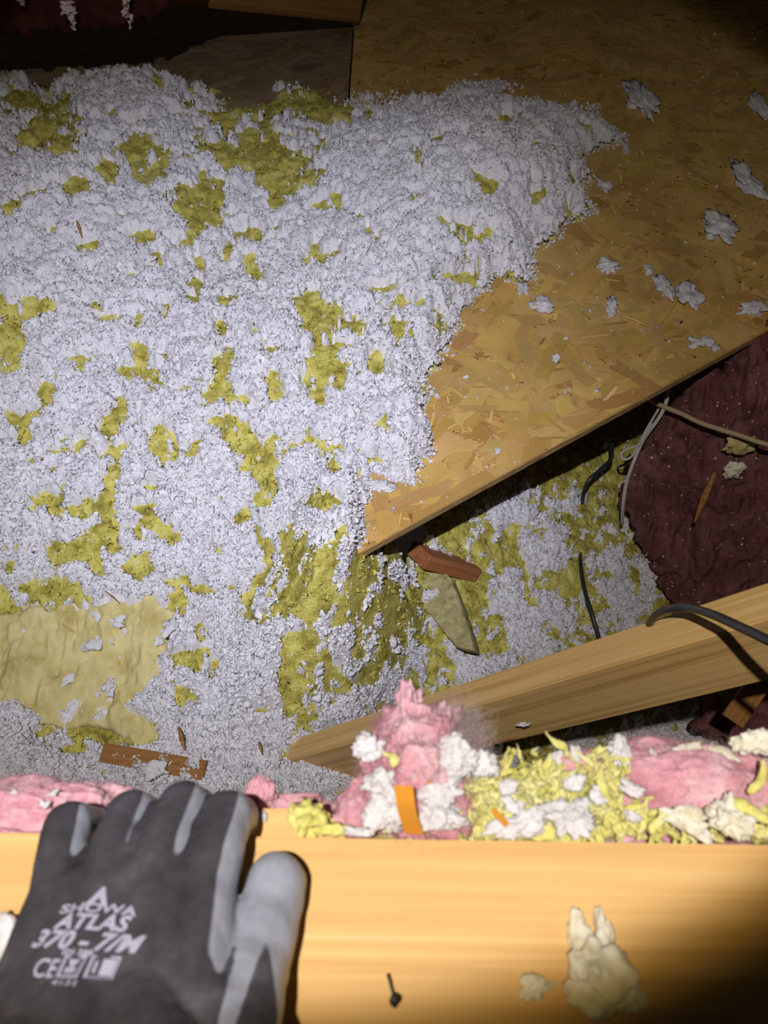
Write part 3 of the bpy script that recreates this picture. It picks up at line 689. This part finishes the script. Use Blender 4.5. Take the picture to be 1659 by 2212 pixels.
t0, t1, t2, t3 = hz(490, 2250, .036), hz(548, 2070, .020), hz(583, 1965, .0145), hz(597, 1908, .0135)
cap(wr[3], .017, t0, .018); cap(t0, .018, t1, .0148); cap(t1, .0148, t2, .0136); cap(t2, .0136, t3, .0125)
e0 = np.array([-.055, -.035, ZB+.075]); e1 = np.array([-.06, -.20, ZB+.12])
cap(wr[1], .019, e0, .030); cap(wr[2], .019, e0+[.01, 0, 0], .030); cap(wr[0], .018, e0-[.01, 0, 0], .028); cap(t0, .018, e0+[.012, 0, 0], .028); cap(e0, .030, e1, .036)
me = bpy.data.meshes.new('gl'); bm.to_mesh(me); bm.free()
ob = bpy.data.objects.new('gl', me); COL.objects.link(ob)
md = ob.modifiers.new('r', 'REMESH'); md.mode = 'VOXEL'; md.voxel_size = .0011
ms = ob.modifiers.new('s', 'SMOOTH'); ms.factor = .5; ms.iterations = 7
bpy.context.view_layer.update()
gm = bpy.data.meshes.new_from_object(ob.evaluated_get(bpy.context.evaluated_depsgraph_get()))
bpy.data.objects.remove(ob)
nv = len(gm.vertices); gv = np.empty(nv*3, dtype=np.float32); gm.vertices.foreach_get('co', gv); gv = gv.reshape(-1, 3).astype(float)
gn = np.empty(nv*3, dtype=np.float32); gm.vertex_normals.foreach_get('vector', gn); gn = gn.reshape(-1, 3)
def seg_d(P, a, b):
    a = np.array(a); b = np.array(b); t = np.clip(((P-a)@(b-a))/((b-a)@(b-a)), 0, 1); return np.linalg.norm(P-a-t[:, None]*(b-a), axis=1), t
fd = np.array([-.80, .30, .52]); fd /= np.linalg.norm(fd)
field = gn@fd - .11
dth = np.minimum.reduce([seg_d(gv, t0, t1)[0], seg_d(gv, t1, t2)[0], seg_d(gv, t2, t3)[0]])
dot_ = np.minimum.reduce([seg_d(gv, a_, b_)[0] for a_, b_ in zip(mc, wr)])
px, py = proj(gv); isth = (dth < dot_*.86) & (px > 470)
wedge = (np.clip(py-2012, -50, 230)*.24 - np.abs(px-(577-(py-2012)*.10)))/60
wedge = np.where(gn[:, 2] > 0, wedge, -1)
field = np.where(isth & (py < 2300), wedge, field)
field = np.where(~isth & (px < 462) & (py > 2070) & (gn[:, 2] > -.1), np.maximum(field, .2), field)
ev = np.empty(len(gm.edges)*2, dtype=np.int32); gm.edges.foreach_get('vertices', ev); ev = ev.reshape(-1, 2); cnt = np.bincount(ev.ravel(), minlength=nv)
for _ in range(14): field = .4*field + .6*(np.bincount(ev[:, 0], field[ev[:, 1]], nv)+np.bincount(ev[:, 1], field[ev[:, 0]], nv))/cnt
field = field + .02*fbm(gv, 160, 2, 70)
# cloth creases and knit relief
gv2 = gv + gn*(.0005*fbm(gv, 90, 3, 71))[:, None]
gm.vertices.foreach_set('co', gv2.astype(np.float32).ravel())
at = gm.attributes.new('black', 'FLOAT', 'POINT'); at.data.foreach_set('value', field.astype(np.float32))
gm.polygons.foreach_set('use_smooth', np.ones(len(gm.polygons), bool)); gm.update(); gm.name = 'work_glove'
m, nt, b = nodemat('glove_fabric_and_coating'); L = nt.links.new
at = N(nt, 'ShaderNodeAttribute', attribute_name='black'); mr = N(nt, 'ShaderNodeMapRange'); mr.inputs[1].default_value = -.04; mr.inputs[2].default_value = .04
L(at.outputs['Fac'], mr.inputs[0]); tc = N(nt, 'ShaderNodeTexCoord')
n1 = N(nt, 'ShaderNodeTexNoise', Scale=45.0, Detail=5.0, Roughness=.7); L(tc.outputs['Object'], n1.inputs['Vector'])
cb = ramp(nt, n1.outputs[0], [(.3, (.032, .030, .035)), (.55, (.060, .057, .066)), (.75, (.11, .105, .12))])
cg = ramp(nt, n1.outputs[0], [(.3, (.25, .27, .32)), (.6, (.34, .37, .43))])
mx = N(nt, 'ShaderNodeMix', data_type='RGBA'); L(mr.outputs[0], mx.inputs[0]); L(cg, mx.inputs[6]); L(cb, mx.inputs[7]); L(mx.outputs[2], b.inputs['Base Color'])
m4 = N(nt, 'ShaderNodeMapRange'); m4.inputs[3].default_value = .38; m4.inputs[4].default_value = .95; L(mr.outputs[0], m4.inputs[0]); L(m4.outputs[0], b.inputs['Roughness'])
wv = N(nt, 'ShaderNodeTexWave', Scale=420.0, Distortion=1.5); wv.bands_direction = 'Y'; L(tc.outputs['Object'], wv.inputs['Vector'])
bp = N(nt, 'ShaderNodeBump', Strength=.05, Distance=.0004); L(wv.outputs[0], bp.inputs['Height']); L(bp.outputs[0], b.inputs['Normal'])
b.inputs['Specular IOR Level'].default_value = .35
gm.materials.clear(); gm.materials.append(m)
glove = bpy.data.objects.new('work_glove', gm); COL.objects.link(glove); adopt(glove, person); tag(glove, 'black knit back with smooth grey coating along the finger sides and thumb')
# printing on the back of the glove
M_PRINT = plain('grey_print', (.42, .43, .54), .8, .1)
bvh = BVHTree.FromPolygons([Vector(v) for v in gv2], [tuple(p.vertices) for p in gm.polygons])
def project_print(name, V2, F2, at_px, wpx, hpx, ang, bend=0.0):
    '''lay flat lettering (unit box 0..1) on the glove'''
    c = hz(at_px[0], at_px[1], .045); sx = wpx/F_*((CAM-c)@(-FW)); sy = hpx/F_*((CAM-c)@(-FW))
    ca, sa = math.cos(ang), math.sin(ang); out = []
    for x, y in V2:
        u = (x-.5)*sx; v = (y-.5)*sy - bend*((x-.5)*2)**2*sy
        p = c + np.array([u*ca-v*sa, (u*sa+v*ca)*1.02, 0])
        hit = bvh.ray_cast(Vector((p[0], p[1], ZB+.15)), Vector((0, 0, -1)))
        q = hit[0]+hit[1]*.00025 if hit[0] else Vector(p)
        out.append(tuple(q))
    me = bpy.data.meshes.new(name); me.from_pydata(out, [], F2); me.materials.append(M_PRINT)
    o = bpy.data.objects.new(name, me); COL.objects.link(o); o.parent = glove; o.matrix_parent_inverse = glove.matrix_world.inverted()
    o.matrix_parent_inverse = Matrix.Translation(person.location).inverted() @ Matrix.Identity(4) if False else Matrix.Identity(4)
    return o
def text_geo(txt, bold=.02, shear=0.0):
    cu = bpy.data.curves.new('t', 'FONT'); cu.body = txt; cu.offset = bold; cu.resolution_u = 3; cu.shear = shear
    o = bpy.data.objects.new('t', cu); COL.objects.link(o); bpy.context.view_layer.update()
    me = bpy.data.meshes.new_from_object(o.evaluated_get(bpy.context.evaluated_depsgraph_get())); bpy.data.objects.remove(o)
    t = bmesh.new(); t.from_mesh(me); bmesh.ops.triangulate(t, faces=t.faces[:]); bmesh.ops.remove_doubles(t, verts=t.verts[:], dist=1e-4)
    for _ in range(2):
        lg = [e for e in t.edges if e.calc_length() > .12]
        if lg: bmesh.ops.subdivide_edges(t, edges=lg, cuts=1); bmesh.ops.triangulate(t, faces=t.faces[:])
    t.verts.index_update()
    V = np.array([v.co[:2] for v in t.verts]); F = [[v.index for v in f.verts] for f in t.faces]; t.free()
    lo, hi = V.min(0), V.max(0); return (V-lo)/(hi-lo), F
RA = math.radians(-4)
def ptext(txt, name, at_px, w_, h_, bold=.02, shear=0, ang=RA, bend=.0):
    V, F = text_geo(txt, bold, shear); return project_print(name, V, F, at_px, w_, h_, ang, bend)
ptext('SHOWA', 'printed_lettering', (214, 1961), 178, 20, .03, 0, RA, .25)
ptext('ATLAS', 'printed_lettering', (202, 1994), 172, 34, .035, .2)
ptext('370 - 7/M', 'printed_lettering', (195, 2038), 255, 38, .035, .25, math.radians(-5))
ptext('EN 388', 'printed_lettering', (178, 2064), 70, 12, .03)
ptext('CE', 'printed_lettering', (111, 2098), 52, 38, .015)
def shapes(polys, holes=None): 
    V = []; F = []
    for p in polys:
        b0 = len(V); V += p; F.append(list(range(b0, b0+len(p))))
    return np.array(V, float), F
V, F = shapes([[(0,0),(.45,1),(.55,1),(1,0),(.72,0),(.5,.45),(.28,0)]]); project_print('printed_emblem', V, F, (212, 1932), 52, 42, RA)
def frame_box(t=.1):
    o_ = [(0,0),(1,0),(1,1),(0,1)]; i_ = [(t,t),(1-t,t),(1-t,1-t),(t,1-t)]; P = o_+i_
    return P, [[0,1,5,4],[1,2,6,5],[2,3,7,6],[3,0,4,7]]
P_, F_2 = frame_box(.12); P_ = P_+[(.25,.2),(.75,.2),(.75,.45),(.55,.45),(.75,.8),(.25,.8),(.45,.45),(.25,.45)]; F_2 = F_2+[[8,9,10,15],[14,11,12,13]]
project_print('printed_pictogram', np.array(P_, float), F_2, (170, 2097), 50, 46, RA)
P_, F_2 = frame_box(.10); P_ = P_+[(.45,.15),(.88,.15),(.88,.85),(.45,.85),(.2,.25),(.3,.25),(.3,.75),(.2,.75)]; F_2 = F_2+[[8,9,10,11],[12,13,14,15]]
project_print('printed_pictogram', np.array(P_, float), F_2, (238, 2101), 66, 46, RA)
ptext('4131', 'printed_lettering', (160, 2136), 58, 12, .03)

# splinter of fluff specks on the deck
def on_deck(px, py): return Pz(px, py, ZD+.0018)
r = np.random.default_rng(77); q = np.stack([r.uniform(780, 1700, 900), r.uniform(0, 1150, 900)], 1)
P_ = np.array([on_deck(a, b) for a, b in q]); keep = ((P_[:, :2]-E0[:2])@en[:2] > .004) & (P_[:, 0] > E0[0])
V, F = lumps(P_[keep], r.uniform(.0010, .0034, keep.sum())*(1+1.2*(r.random(keep.sum()) < .12)), 78, 1, .7, .35)
tag(mesh('white_specks', V, F, M_TISSUE), 'fine white specks sprinkled across the bare strand board', 'fluff', kind='stuff')

# ================================================================== loose pieces
def blob(name, c, R, mat, seed, amp=.35, f0=1.6, sub=5, rz=0.0, ry=0.0, bottom=None, octs=5, gain=.6):
    V, F = ico(sub); M = rotm(0, ry, rz)
    ns = fbm(V, f0, octs, seed, gain); rid = 1-np.abs(noise(V, f0*2.3, seed+9))
    v = V*(1+amp*ns+amp*.35*(rid-.6))[:, None]; v = (v*np.array(R))@M.T + np.array(c)
    if bottom is not None: v[:, 2] = np.maximum(v[:, 2], bottom + .0008*noise(v, 300, seed))
    return mesh(name, v, F, mat), v
def tuft(px, py, z, wpx, hpx, mat, seed, label, group=None, cat='fluff', name='fluff_tuft', amp=.75, rz=0, thick=.55, sub=4):
    c = Pz(px, py, z); dep = (c-CAM)@FW; k = dep/F_
    rx = wpx/2*k; elev = (CAM[2]-c[2])/np.linalg.norm(CAM-c); ry_ = hpx/2*k/max(elev, .35); rz_ = min(rx, ry_)*thick
    o, v = blob(name, c+np.array([0, 0, rz_*.55]), (rx, ry_, rz_), mat, seed, amp, 1.5, sub, rz, bottom=z if thick < .6 else None)
    return tag(o, label, cat, group)
# tufts stuck on the bare board
for i, (px, py, w_, h_, lab) in enumerate([
 (1305,403,26,22,'small white tuft on the board just right of the drift edge, upper half'),
 (1385,215,50,60,'dim white tuft on the board beyond the top right of the heap'),
 (1350,320,14,22,'small upright white tuft on the dim board, right of the heap tip'),
 (1610,392,46,60,'ragged white tuft on the dim board near the right edge'),
 (1645,240,30,60,'dim white tuft cut by the right edge, high on the board'),
 (1545,492,60,44,'ragged white tuft on the board below the dark flake'),
 (1400,585,20,18,'tiny white tuft on the board above the pair of big tufts'),
 (1313,577,44,24,'flat white tuft on the board left of the pair of big tufts'),
 (1130,625,22,24,'small white tuft close to the drift edge in the middle of the board'),
 (1168,662,40,26,'flat white tuft on the board right of the small one by the drift edge'),
 (1324,664,26,36,'slanting oval white tuft on the board below the flat one'),
 (1434,624,38,40,'left one of the pair of big white tufts on the board'),
 (1485,638,52,44,'right one of the pair of big white tufts on the board'),
 (1510,742,44,18,'slim white tuft close above the long lower board edge'),
 (1545,752,14,18,'tiny pale tuft right beside the slim one above the board edge'),
 (1625,672,60,20,'thin wispy white tuft near the right edge above the board edge'),
 (1200,775,18,14,'tiny round white tuft alone in the middle of the board'),
 (1075,974,14,12,'tiny white tuft near the lower edge of the board'),
 (820,1052,60,26,'smeared white tuft at the lower left corner of the bare board'),
 (1565,935,22,50,'')]):
    if not lab: continue
    tuft(px, py, ZD+.0016, w_*.84, h_*.84, M_TISSUE, 400+i, lab, 'white tufts on the bare board', rz=.3*math.sin(i*3.1), thick=.5)
# grey stick on the deck
def sliver(A, B, r_, lab, mat=M_STRIP, name='wood_splinter'):
    V, F = tube([A, (np.array(A)+np.array(B))/2+[0, .001, .002], B], [r_*.4, r_, r_*.3], 6, 4, .5); return tag(mesh(name, V, F, mat), lab, 'splinter')
sliver(on_deck(1340, 682)+[0, 0, .002], on_deck(1412, 712)+[0, 0, .002], .005, 'pale wood splinter lying on the board below the pair of big tufts', M_JOIST)
sliver(surf(172, 488)+[0, 0, .010], surf(182, 524)+[0, 0, .012], .0035, 'thin orange splinter in the white drift, upper left')
sliver(surf(392, 1585)+[0, 0, .02], surf(404, 1628)+[0, 0, .012], .0040, 'upright orange splinter in the white fluff above the brown strip')
sliver(surf(752, 1104)+[0, 0, .02], surf(790, 1124)+[0, 0, .014], .0015, 'thin splinter poking from the drift beside the board corner')
sliver(surf(235, 1288)+[0, 0, .02], surf(262, 1312)+[0, 0, .018], .0018, 'thin brown splinter on the white fluff above the pale yellow batt')
sliver(surf(562, 1612)+[0, 0, .02], surf(568, 1640)+[0, 0, .016], .0025, 'tiny orange splinter left of the end of the pine brace')
sliver(Pb(1545, 1020, .10), Pb(1500, 1130, .10), .009, 'ochre strip of kraft paper lodged on the dark pink batt', M_STRIP, 'paper_strip')
for i, (px, py, w_, h_, lab) in enumerate([(1582,1018,36,40,'pale tuft stuck to the dark pink batt right of the ochre strip'), (1600,960,60,40,'dull yellowish tuft on the dark pink batt under the tan cable')]):
    c = Pb(px, py, .085); k = ((c-CAM)@FW)/F_
    o, v = blob('fluff_tuft', c, (w_/2*k, .008, h_/2*k), M_CREAM if i == 0 else M_BATT, 440+i, .55, 1.6, 4); tag(o, lab, 'fluff')

# --- foreground insulation behind the beam
def pinkblob(name, px, py, dz, R, seed, lab, amp=.22, nf=1500, fl=.012, rz=0, cat='insulation', mat=None, up=(0, .1, 1), sub=6):
    c = Pz(px, py, ZB+dz); root = empty(name, c, lab, cat)
    o, v = blob('wool_body', c, R, mat or M_PINK, seed, amp, 1.5, sub, rz); adopt(o, root)
    nn = (v-c)/np.array(R); nn /= np.linalg.norm(nn, axis=1)[:, None]; sel = nn[:, 2] > -.2
    nf = int(nf*1.7); r = np.random.default_rng(seed); k = r.choice(np.where(sel)[0], nf)
    V, F = fibres(v[k]-nn[k]*.001, nn[k]*.6+r.normal(size=(nf, 3))*.8, fl, .00007, .5, 7, seed)
    f = mesh('loose_fibres', V, F, mat or M_PINK); adopt(f, root); tag(f, kind='stuff')
    return root, v
heap, hv = pinkblob('pink_wool_clump', 898, 1672, -.012, (.0285, .034, .030), 511, 'tall pink glass wool clump with a pointed top behind the beam', .20, 2600, .012)
o, v = blob('wool_tip', Pz(888, 1548, ZB-.002), (.008, .014, .010), M_PINK, 514, .45, 2, 5); adopt(o, heap)
o, v = blob('wool_tip', Pz(958, 1572, ZB-.006), (.008, .010, .008), M_PINK, 515, .5, 2, 5); adopt(o, heap)
r = np.random.default_rng(9); ctr = Pz(1005, 1600, ZB-.004)
V, F = fibres(ctr+r.normal(size=(1500, 3))*[.0045, .008, .005], r.normal(size=(1500, 3)), .016, .00009, .45, 9, 9)
o = mesh('grey_wisps', V, F, M_GREYF); adopt(o, heap); tag(o, 'dusty grey curled fibres', kind='stuff')
pinkblob('pink_wool_clump', 800, 1745, -.018, (.015, .014, .014), 521, 'rounded pink wool lobe at the lower left foot of the tall clump', .2, 500, .008, sub=5)
pinkblob('pink_wool_clump', 1035, 1690, -.018, (.014, .010, .012), 524, 'small dull pink wool lobe at the right foot of the tall clump', .2, 400, .008, sub=5)
pinkblob('pink_wool_roll', 1490, 1722, -.022, (.066, .024, .021), 531, 'long pink glass wool roll lying behind the beam at right', .20, 3200, .010)
pinkblob('pink_wool_clump', 1275, 1668, -.014, (.017, .011, .012), 535, 'pink wool clump between the shredded yellow wool and the long roll', .25, 600, .008, sub=5)
pinkblob('pink_wool_roll', 40, 1752, -.020, (.048, .0145, .014), 541, 'pink glass wool roll behind the beam at the left edge', .22, 2200, .008)
pinkblob('pink_wool_clump', 225, 1735, -.030, (.020, .009, .010), 545, 'pink wool scrap peeking out behind the little finger of the glove', .3, 400, .006, sub=5)
pinkblob('pink_wool_clump', 566, 1722, -.030, (.0080, .0095, .010), 551, 'little knob of pink wool right beside the glove fingertips', .3, 250, .005, sub=5)
pinkblob('pink_wool_clump', 640, 1742, -.034, (.020, .0045, .006), 555, 'thin pink wool wisp lying along the back of the tan board corner', .4, 250, .004, sub=5)
pinkblob('pink_wool_clump', 745, 1785, -.016, (.012, .006, .006), 556, 'flat pink wool scrap at the foot of the tall clump beside the tan board', .3, 250, .004, sub=5)

def shred(name, centers, n, mat, seed, lab, L=(.006, .018), rad=(.0007, .0022), cat='insulation'):
    r = np.random.default_rng(seed); parts = []
    for k in range(n):
        cx, cy, sx, sy, dz = centers[r.integers(0, len(centers))]
        c = Pz(cx+np.clip(r.normal(), -1.8, 1.8)*sx*.5, cy+np.clip(r.normal(), -1.8, 1.8)*sy*.5, ZB+dz) + np.array([0, 0, abs(r.normal())*.003])
        d = r.normal(size=3)*[1, .8, .45]; d /= np.linalg.norm(d); l = r.uniform(*L)/4; p = [c]
        for q in range(4):
            d = d + .55*r.normal(size=3)*[1, 1, .6]; d /= np.linalg.norm(d); p.append(p[-1]+d*l)
        rr = r.uniform(*rad); V, F = tube(p, [rr*.3, rr, rr*1.1, rr*.8, rr*.15], 7, 4, r.uniform(.18, .45)); V = V + (.0006*fbm(V, 500, 2, seed))[:, None]
        parts.append((V, F))
    V, F = join(parts); o = mesh(name, V, F, mat); return tag(o, lab, cat, kind='stuff')
for i, (px, py, R, dz, lab) in enumerate([(1135, 1742, (.034, .017, .012), -.020, 'yellow wool bed under the shreds in the middle of the heap behind the beam'), (1330, 1765, (.030, .010, .009), -.020, 'yellow wool patch under white fluff in front of the long pink roll'),
     (960, 1778, (.030, .008, .008), -.018, 'yellow wool patch along the beam below the tall pink clump'), (1640, 1778, (.014, .010, .011), -.014, 'yellow wool lump against the beam at the right edge')]):
    root, v = pinkblob('yellow_wool_clump', px, py, dz, R, 560+i, lab, .35, 900, .006, mat=M_TEAR, sub=5)
shred('shredded_yellow_wool', [(1130,1700,170,50,-.008),(1180,1690,120,50,-.004),(1230,1730,110,60,-.008),(1320,1750,110,50,-.010),(1060,1740,110,50,-.010),(950,1775,140,30,-.010),(1000,1700,50,30,-.008),(1400,1785,160,24,-.010),(1300,1690,40,60,-.004)], 640, M_TEAR, 71, 'shredded bright yellow wool curls heaped behind the beam')
# tan edge fragment and other yellow pieces
tuft(668, 1774, ZB-.008, 60, 54, M_TEAR, 601, 'pale yellow wool scrap lying on the tan board corner', name='wool_scrap', thick=.7, cat='insulation')
tuft(715, 1792, ZB-.006, 60, 26, M_TEAR, 602, 'low yellow wool scrap between the tan board corner and the tall pink clump', name='wool_scrap', cat='insulation')
def curl(pts, rr, mat, lab, name='wool_curl'):
    V, F = tube(pts, rr, 9, 8, .6); V = V+(.0007*fbm(V, 260, 3, 5))[:, None]; return tag(mesh(name, V, F, mat), lab, 'insulation')
curl([Pz(822, 1624, ZB+.016), Pz(840, 1633, ZB+.017), Pz(852, 1640, ZB+.018), Pz(862, 1638, ZB+.017)], [.0005, .0012, .0034, .0016], M_TEAR, 'tiny yellow wool bit with a tail on the tall pink clump')
curl([Pz(1650, 1640, ZB+.008), Pz(1648, 1680, ZB+.008), Pz(1628, 1702, ZB+.008), Pz(1612, 1715, ZB+.006)], [.0012, .0022, .0022, .0006], M_TEAR, 'yellow wool curl bending down near the right edge')
curl([Pz(1575, 1718, ZB+.008), Pz(1600, 1738, ZB+.010), Pz(1625, 1755, ZB+.010), Pz(1670, 1778, ZB+.008)], [.0015, .0036, .0028, .0020], M_TEAR, 'thick yellow wool curl slanting across the long pink roll, lower right')
curl([Pz(1425, 1745, ZB+.004), Pz(1432, 1765, ZB+.004), Pz(1412, 1785, ZB+.003), Pz(1410, 1800, ZB+.003)], [.0008, .0020, .0022, .0012], M_TEAR, 'forked yellow wool curl in front of the long pink roll')
curl([Pz(1302, 1652, ZB+.004), Pz(1296, 1680, ZB+.006), Pz(1305, 1712, ZB+.006), Pz(1330, 1738, ZB+.004)], [.0010, .0022, .0026, .0016], M_TEAR, 'long yellow wool strand draped left of the long pink roll')
curl([Pz(1345, 1632, ZB-.002), Pz(1356, 1628, ZB-.001), Pz(1362, 1640, ZB-.001)], [.0008, .0018, .0010], M_TEAR, 'small yellow hook of wool beside the upright white tuft')
# white and cream fluff resting on the heap
for i, (px, py, dz, w_, h_, mt, lab) in enumerate([
 (793,1618,.006,76,52,0,'flat white flake jutting out at the left side of the tall pink clump'),
 (826,1695,.006,70,60,0,'white torn fluff high on the left foot of the tall pink clump'),
 (838,1750,.004,92,96,0,'biggest white fluff piece, left of the orange paper strip'),
 (886,1665,.012,52,26,0,'narrow white flake in the middle of the tall pink clump'),
 (985,1640,.010,86,70,0,'white fluff on the right shoulder of the tall pink clump'),
 (1045,1655,.004,56,50,0,'white fluff at the far right tip of the tall pink clump'),
 (948,1712,.006,92,56,0,'winged white flake right of the orange paper strip, upper one'),
 (950,1765,.004,90,62,0,'white fluff right of the orange paper strip, lower one'),
 (1098,1700,.002,44,26,0,'small white puff on the left part of the shredded yellow wool'),
 (1238,1690,.004,54,36,0,'white puff between shredded yellow wool and the pink clump'),
 (1240,1628,-.002,22,32,0,'small round white ball standing above the pink clump, seen against the dark'),
 (1335,1626,-.002,44,54,0,'upright white tuft standing at the back of the long pink roll'),
 (1410,1630,-.004,14,34,0,'thin white sliver standing at the back of the long pink roll'),
 (1362,1704,.006,56,24,0,'smooth oval white flake on the left part of the long pink roll'),
 (1130,1778,.002,140,56,0,'broad white fluff patch along the beam below the shredded yellow wool'),
 (1228,1768,.004,84,70,0,'rounded white fluff right of the broad patch along the beam'),
 (1112,1742,.004,50,30,0,'white puff just above the small orange sliver'),
 (1292,1722,.004,40,34,0,'white puff beside the long yellow strand'),
 (1368,1765,.002,36,20,0,'small white puff on the yellow patch in front of the long pink roll'),
 (1478,1772,.004,80,40,1,'cream flake lying in front of the long pink roll, left one'),
 (1572,1775,.006,84,78,1,'large cream fluff piece standing in front of the long pink roll'),
 (1500,1795,.002,90,26,1,'low cream fluff against the beam below the long pink roll'),
 (1630,1605,.000,80,50,1,'cream fluff bunch at the back of the long pink roll, right edge'),
 (1490,1622,-.004,60,22,1,'pale fluff fringe at the back of the long pink roll, left one'),
 (1560,1630,-.004,60,24,1,'pale fluff fringe at the back of the long pink roll, beside the cream bunch'),
 (1210,1640,-.006,50,22,0,'wispy white fluff behind the shredded yellow wool'),
 (770,1797,.000,60,18,0,'flat white fluff between the beam and the foot of the tall clump'),
 (1545,1650,.006,10,8,0,''),
 (115,1715,-.006,22,12,0,'tiny white bit on the pink roll behind the little finger'),
 (96,1738,-.004,26,14,0,'small white flake on the pink roll at left, closest to the glove'),
 (30,1712,-.006,14,12,0,'tiny white bit on the pink roll near the left edge'),
 (568,1762,-.009,14,24,0,'thin white bit on the tan board corner next to the glove')]):
    if not lab: continue
    tuft(px, py, ZB+dz, w_*.86, h_*.88, M_CREAM if mt else M_TISSUE, 620+i, lab, None, rz=.5*math.sin(i*2.3), thick=.62, sub=5 if w_ > 60 else 4, amp=.62)
# orange paper strips
def strip(pts, wv_, lab):
    p = smoothpath(pts, 8); wv_ = np.array(wv_); T = np.gradient(p, axis=0); nrm = np.cross(T, wv_); nrm /= np.linalg.norm(nrm, axis=1)[:, None]
    a = p-wv_/2; b_ = p+wv_/2; t = .00035; V = np.stack([a+nrm*t, b_+nrm*t, b_-nrm*t, a-nrm*t], 1).reshape(-1, 3); F = []
    for i in range(len(p)-1):
        for j in range(4): F.append((i*4+j, i*4+(j+1) % 4, i*4+4+(j+1) % 4, i*4+4+j))
    n = len(p)-1; F += [(3, 2, 1, 0), (n*4, n*4+1, n*4+2, n*4+3)]
    o = mesh('paper_strip', V, np.array(F), M_ORANGE, smooth=False); return tag(o, lab, 'paper strip')
strip([Pz(872, 1697, ZB+.024), Pz(876, 1730, ZB+.022), Pz(882, 1762, ZB+.016), Pz(896, 1801, ZB+.006)], (.0082, -.0004, 0), 'upright orange paper strip stuck in the heap below the tall pink clump')
strip([Pz(1064, 1748, ZB+.012), Pz(1080, 1766, ZB+.011), Pz(1096, 1783, ZB+.009)], (.0022, .0016, 0), 'small orange sliver lying on the broad white fluff patch')
strip([Pz(925, 1678, ZB+.012), Pz(914, 1710, ZB+.010), Pz(908, 1735, ZB+.006)], (.0045, .0005, .001), 'short orange scrap leaning behind the upper winged white flake')
# on the beam
zb_ = ZB+.0006
def beamfluff(name, blobs, mat, seed, lab):
    parts = []
    for i, (px, py, w_, h_, t) in enumerate(blobs):
        V, F = ico(4); c = Pz(px, py, zb_); k = ((c-CAM)@FW)/F_; ns = fbm(V, 1.2, 4, seed+i, .5)
        v = V*(1+.5*ns)[:, None]*[w_/2*k, h_/2*k, t] + c + [0, 0, t*.7]; v[:, 2] = np.maximum(v[:, 2], zb_); parts.append((v, F))
    V, F = join(parts); return tag(mesh(name, V, F, mat), lab, 'fluff')
beamfluff('fluff_tuft', [(1250,2035,52,100,.004),(1302,2025,40,90,.004),(1265,2090,80,90,.006),(1310,2110,100,90,.006),(1340,2150,90,80,.005),(1270,2160,80,70,.005)], M_CREAM, 700, 'large cream fluff scrap with two peaks lying on the broad beam')
beamfluff('fluff_tuft', [(1150,2140,60,44,.003),(1185,2130,34,14,.0015)], M_CREAM, 710, 'small cream fluff scrap on the broad beam left of the large one')
beamfluff('fluff_tuft', [(2,2040,60,110,.004),(8,2000,30,40,.003)], M_TISSUE, 720, 'bright white fluff on the beam at the left edge beside the glove')
nr = empty('bent_nail', Pz(850, 2145, zb_), 'dark bent nail end standing from the broad beam at the bottom', 'nail')
V, F = tube([Pz(838, 2104, ZB+.002), Pz(843, 2120, ZB+.0022), Pz(848, 2140, ZB+.0018), Pz(856, 2160, ZB+.001)], .0007, 8, 6); adopt(mesh('nail_shank', V, F, M_NAIL), nr)
V, F = tube([Pz(852, 2158, ZB+.0003), Pz(858, 2163, ZB+.0014)], .0026, 12, 3); adopt(mesh('nail_head', V, F, M_NAIL), nr)

for i, (px, py, w_, h_, lab) in enumerate([(215,1388,64,34,'jagged white tuft in the middle of the pale yellow batt'), (70,1352,60,70,'large white drift patch on the upper left of the pale yellow batt'), (60,1405,60,34,'white tuft below the large patch on the left of the pale batt'),
 (232,1338,54,24,'flat white tuft near the top edge of the pale yellow batt'), (272,1362,20,14,'tiny white tuft right of the jagged one on the pale batt'), (343,1380,16,22,'small upright white tuft on the right ridge of the pale batt'),
 (372,1350,24,36,'white tuft on the upper right corner of the pale batt'), (258,1415,14,14,'tiny white dot of fluff below the jagged tuft on the pale batt'), (120,1478,90,26,'band of white crumbs across the lower pale yellow batt'),
 (238,1480,22,34,'white tuft with a rusty fleck near the lower right of the pale batt'), (210,1500,16,12,'tiny round white tuft low on the pale batt'), (330,1665,60,30,'white fluff lying over the middle of the brown wooden strip'), (262,1622,50,26,'white fluff on the left end of the brown wooden strip')]):
    p = surf(px, py); q = Pz(px, py, p[2]+.006)
    tuft(px, py, p[2]+(.012 if i > 10 else .006), w_, h_, M_TISSUE, 900+i, lab, rz=.4*math.sin(i*1.7), thick=.5)

p_ = Pd(1134, 1565, .905)
o, v = blob('fluff_tuft', p_, (.006, .002, .003), M_TISSUE, 955, 1.0, 1.6, 4); tag(o, 'tiny white tuft clinging to the shaded side of the pine brace', 'fluff')
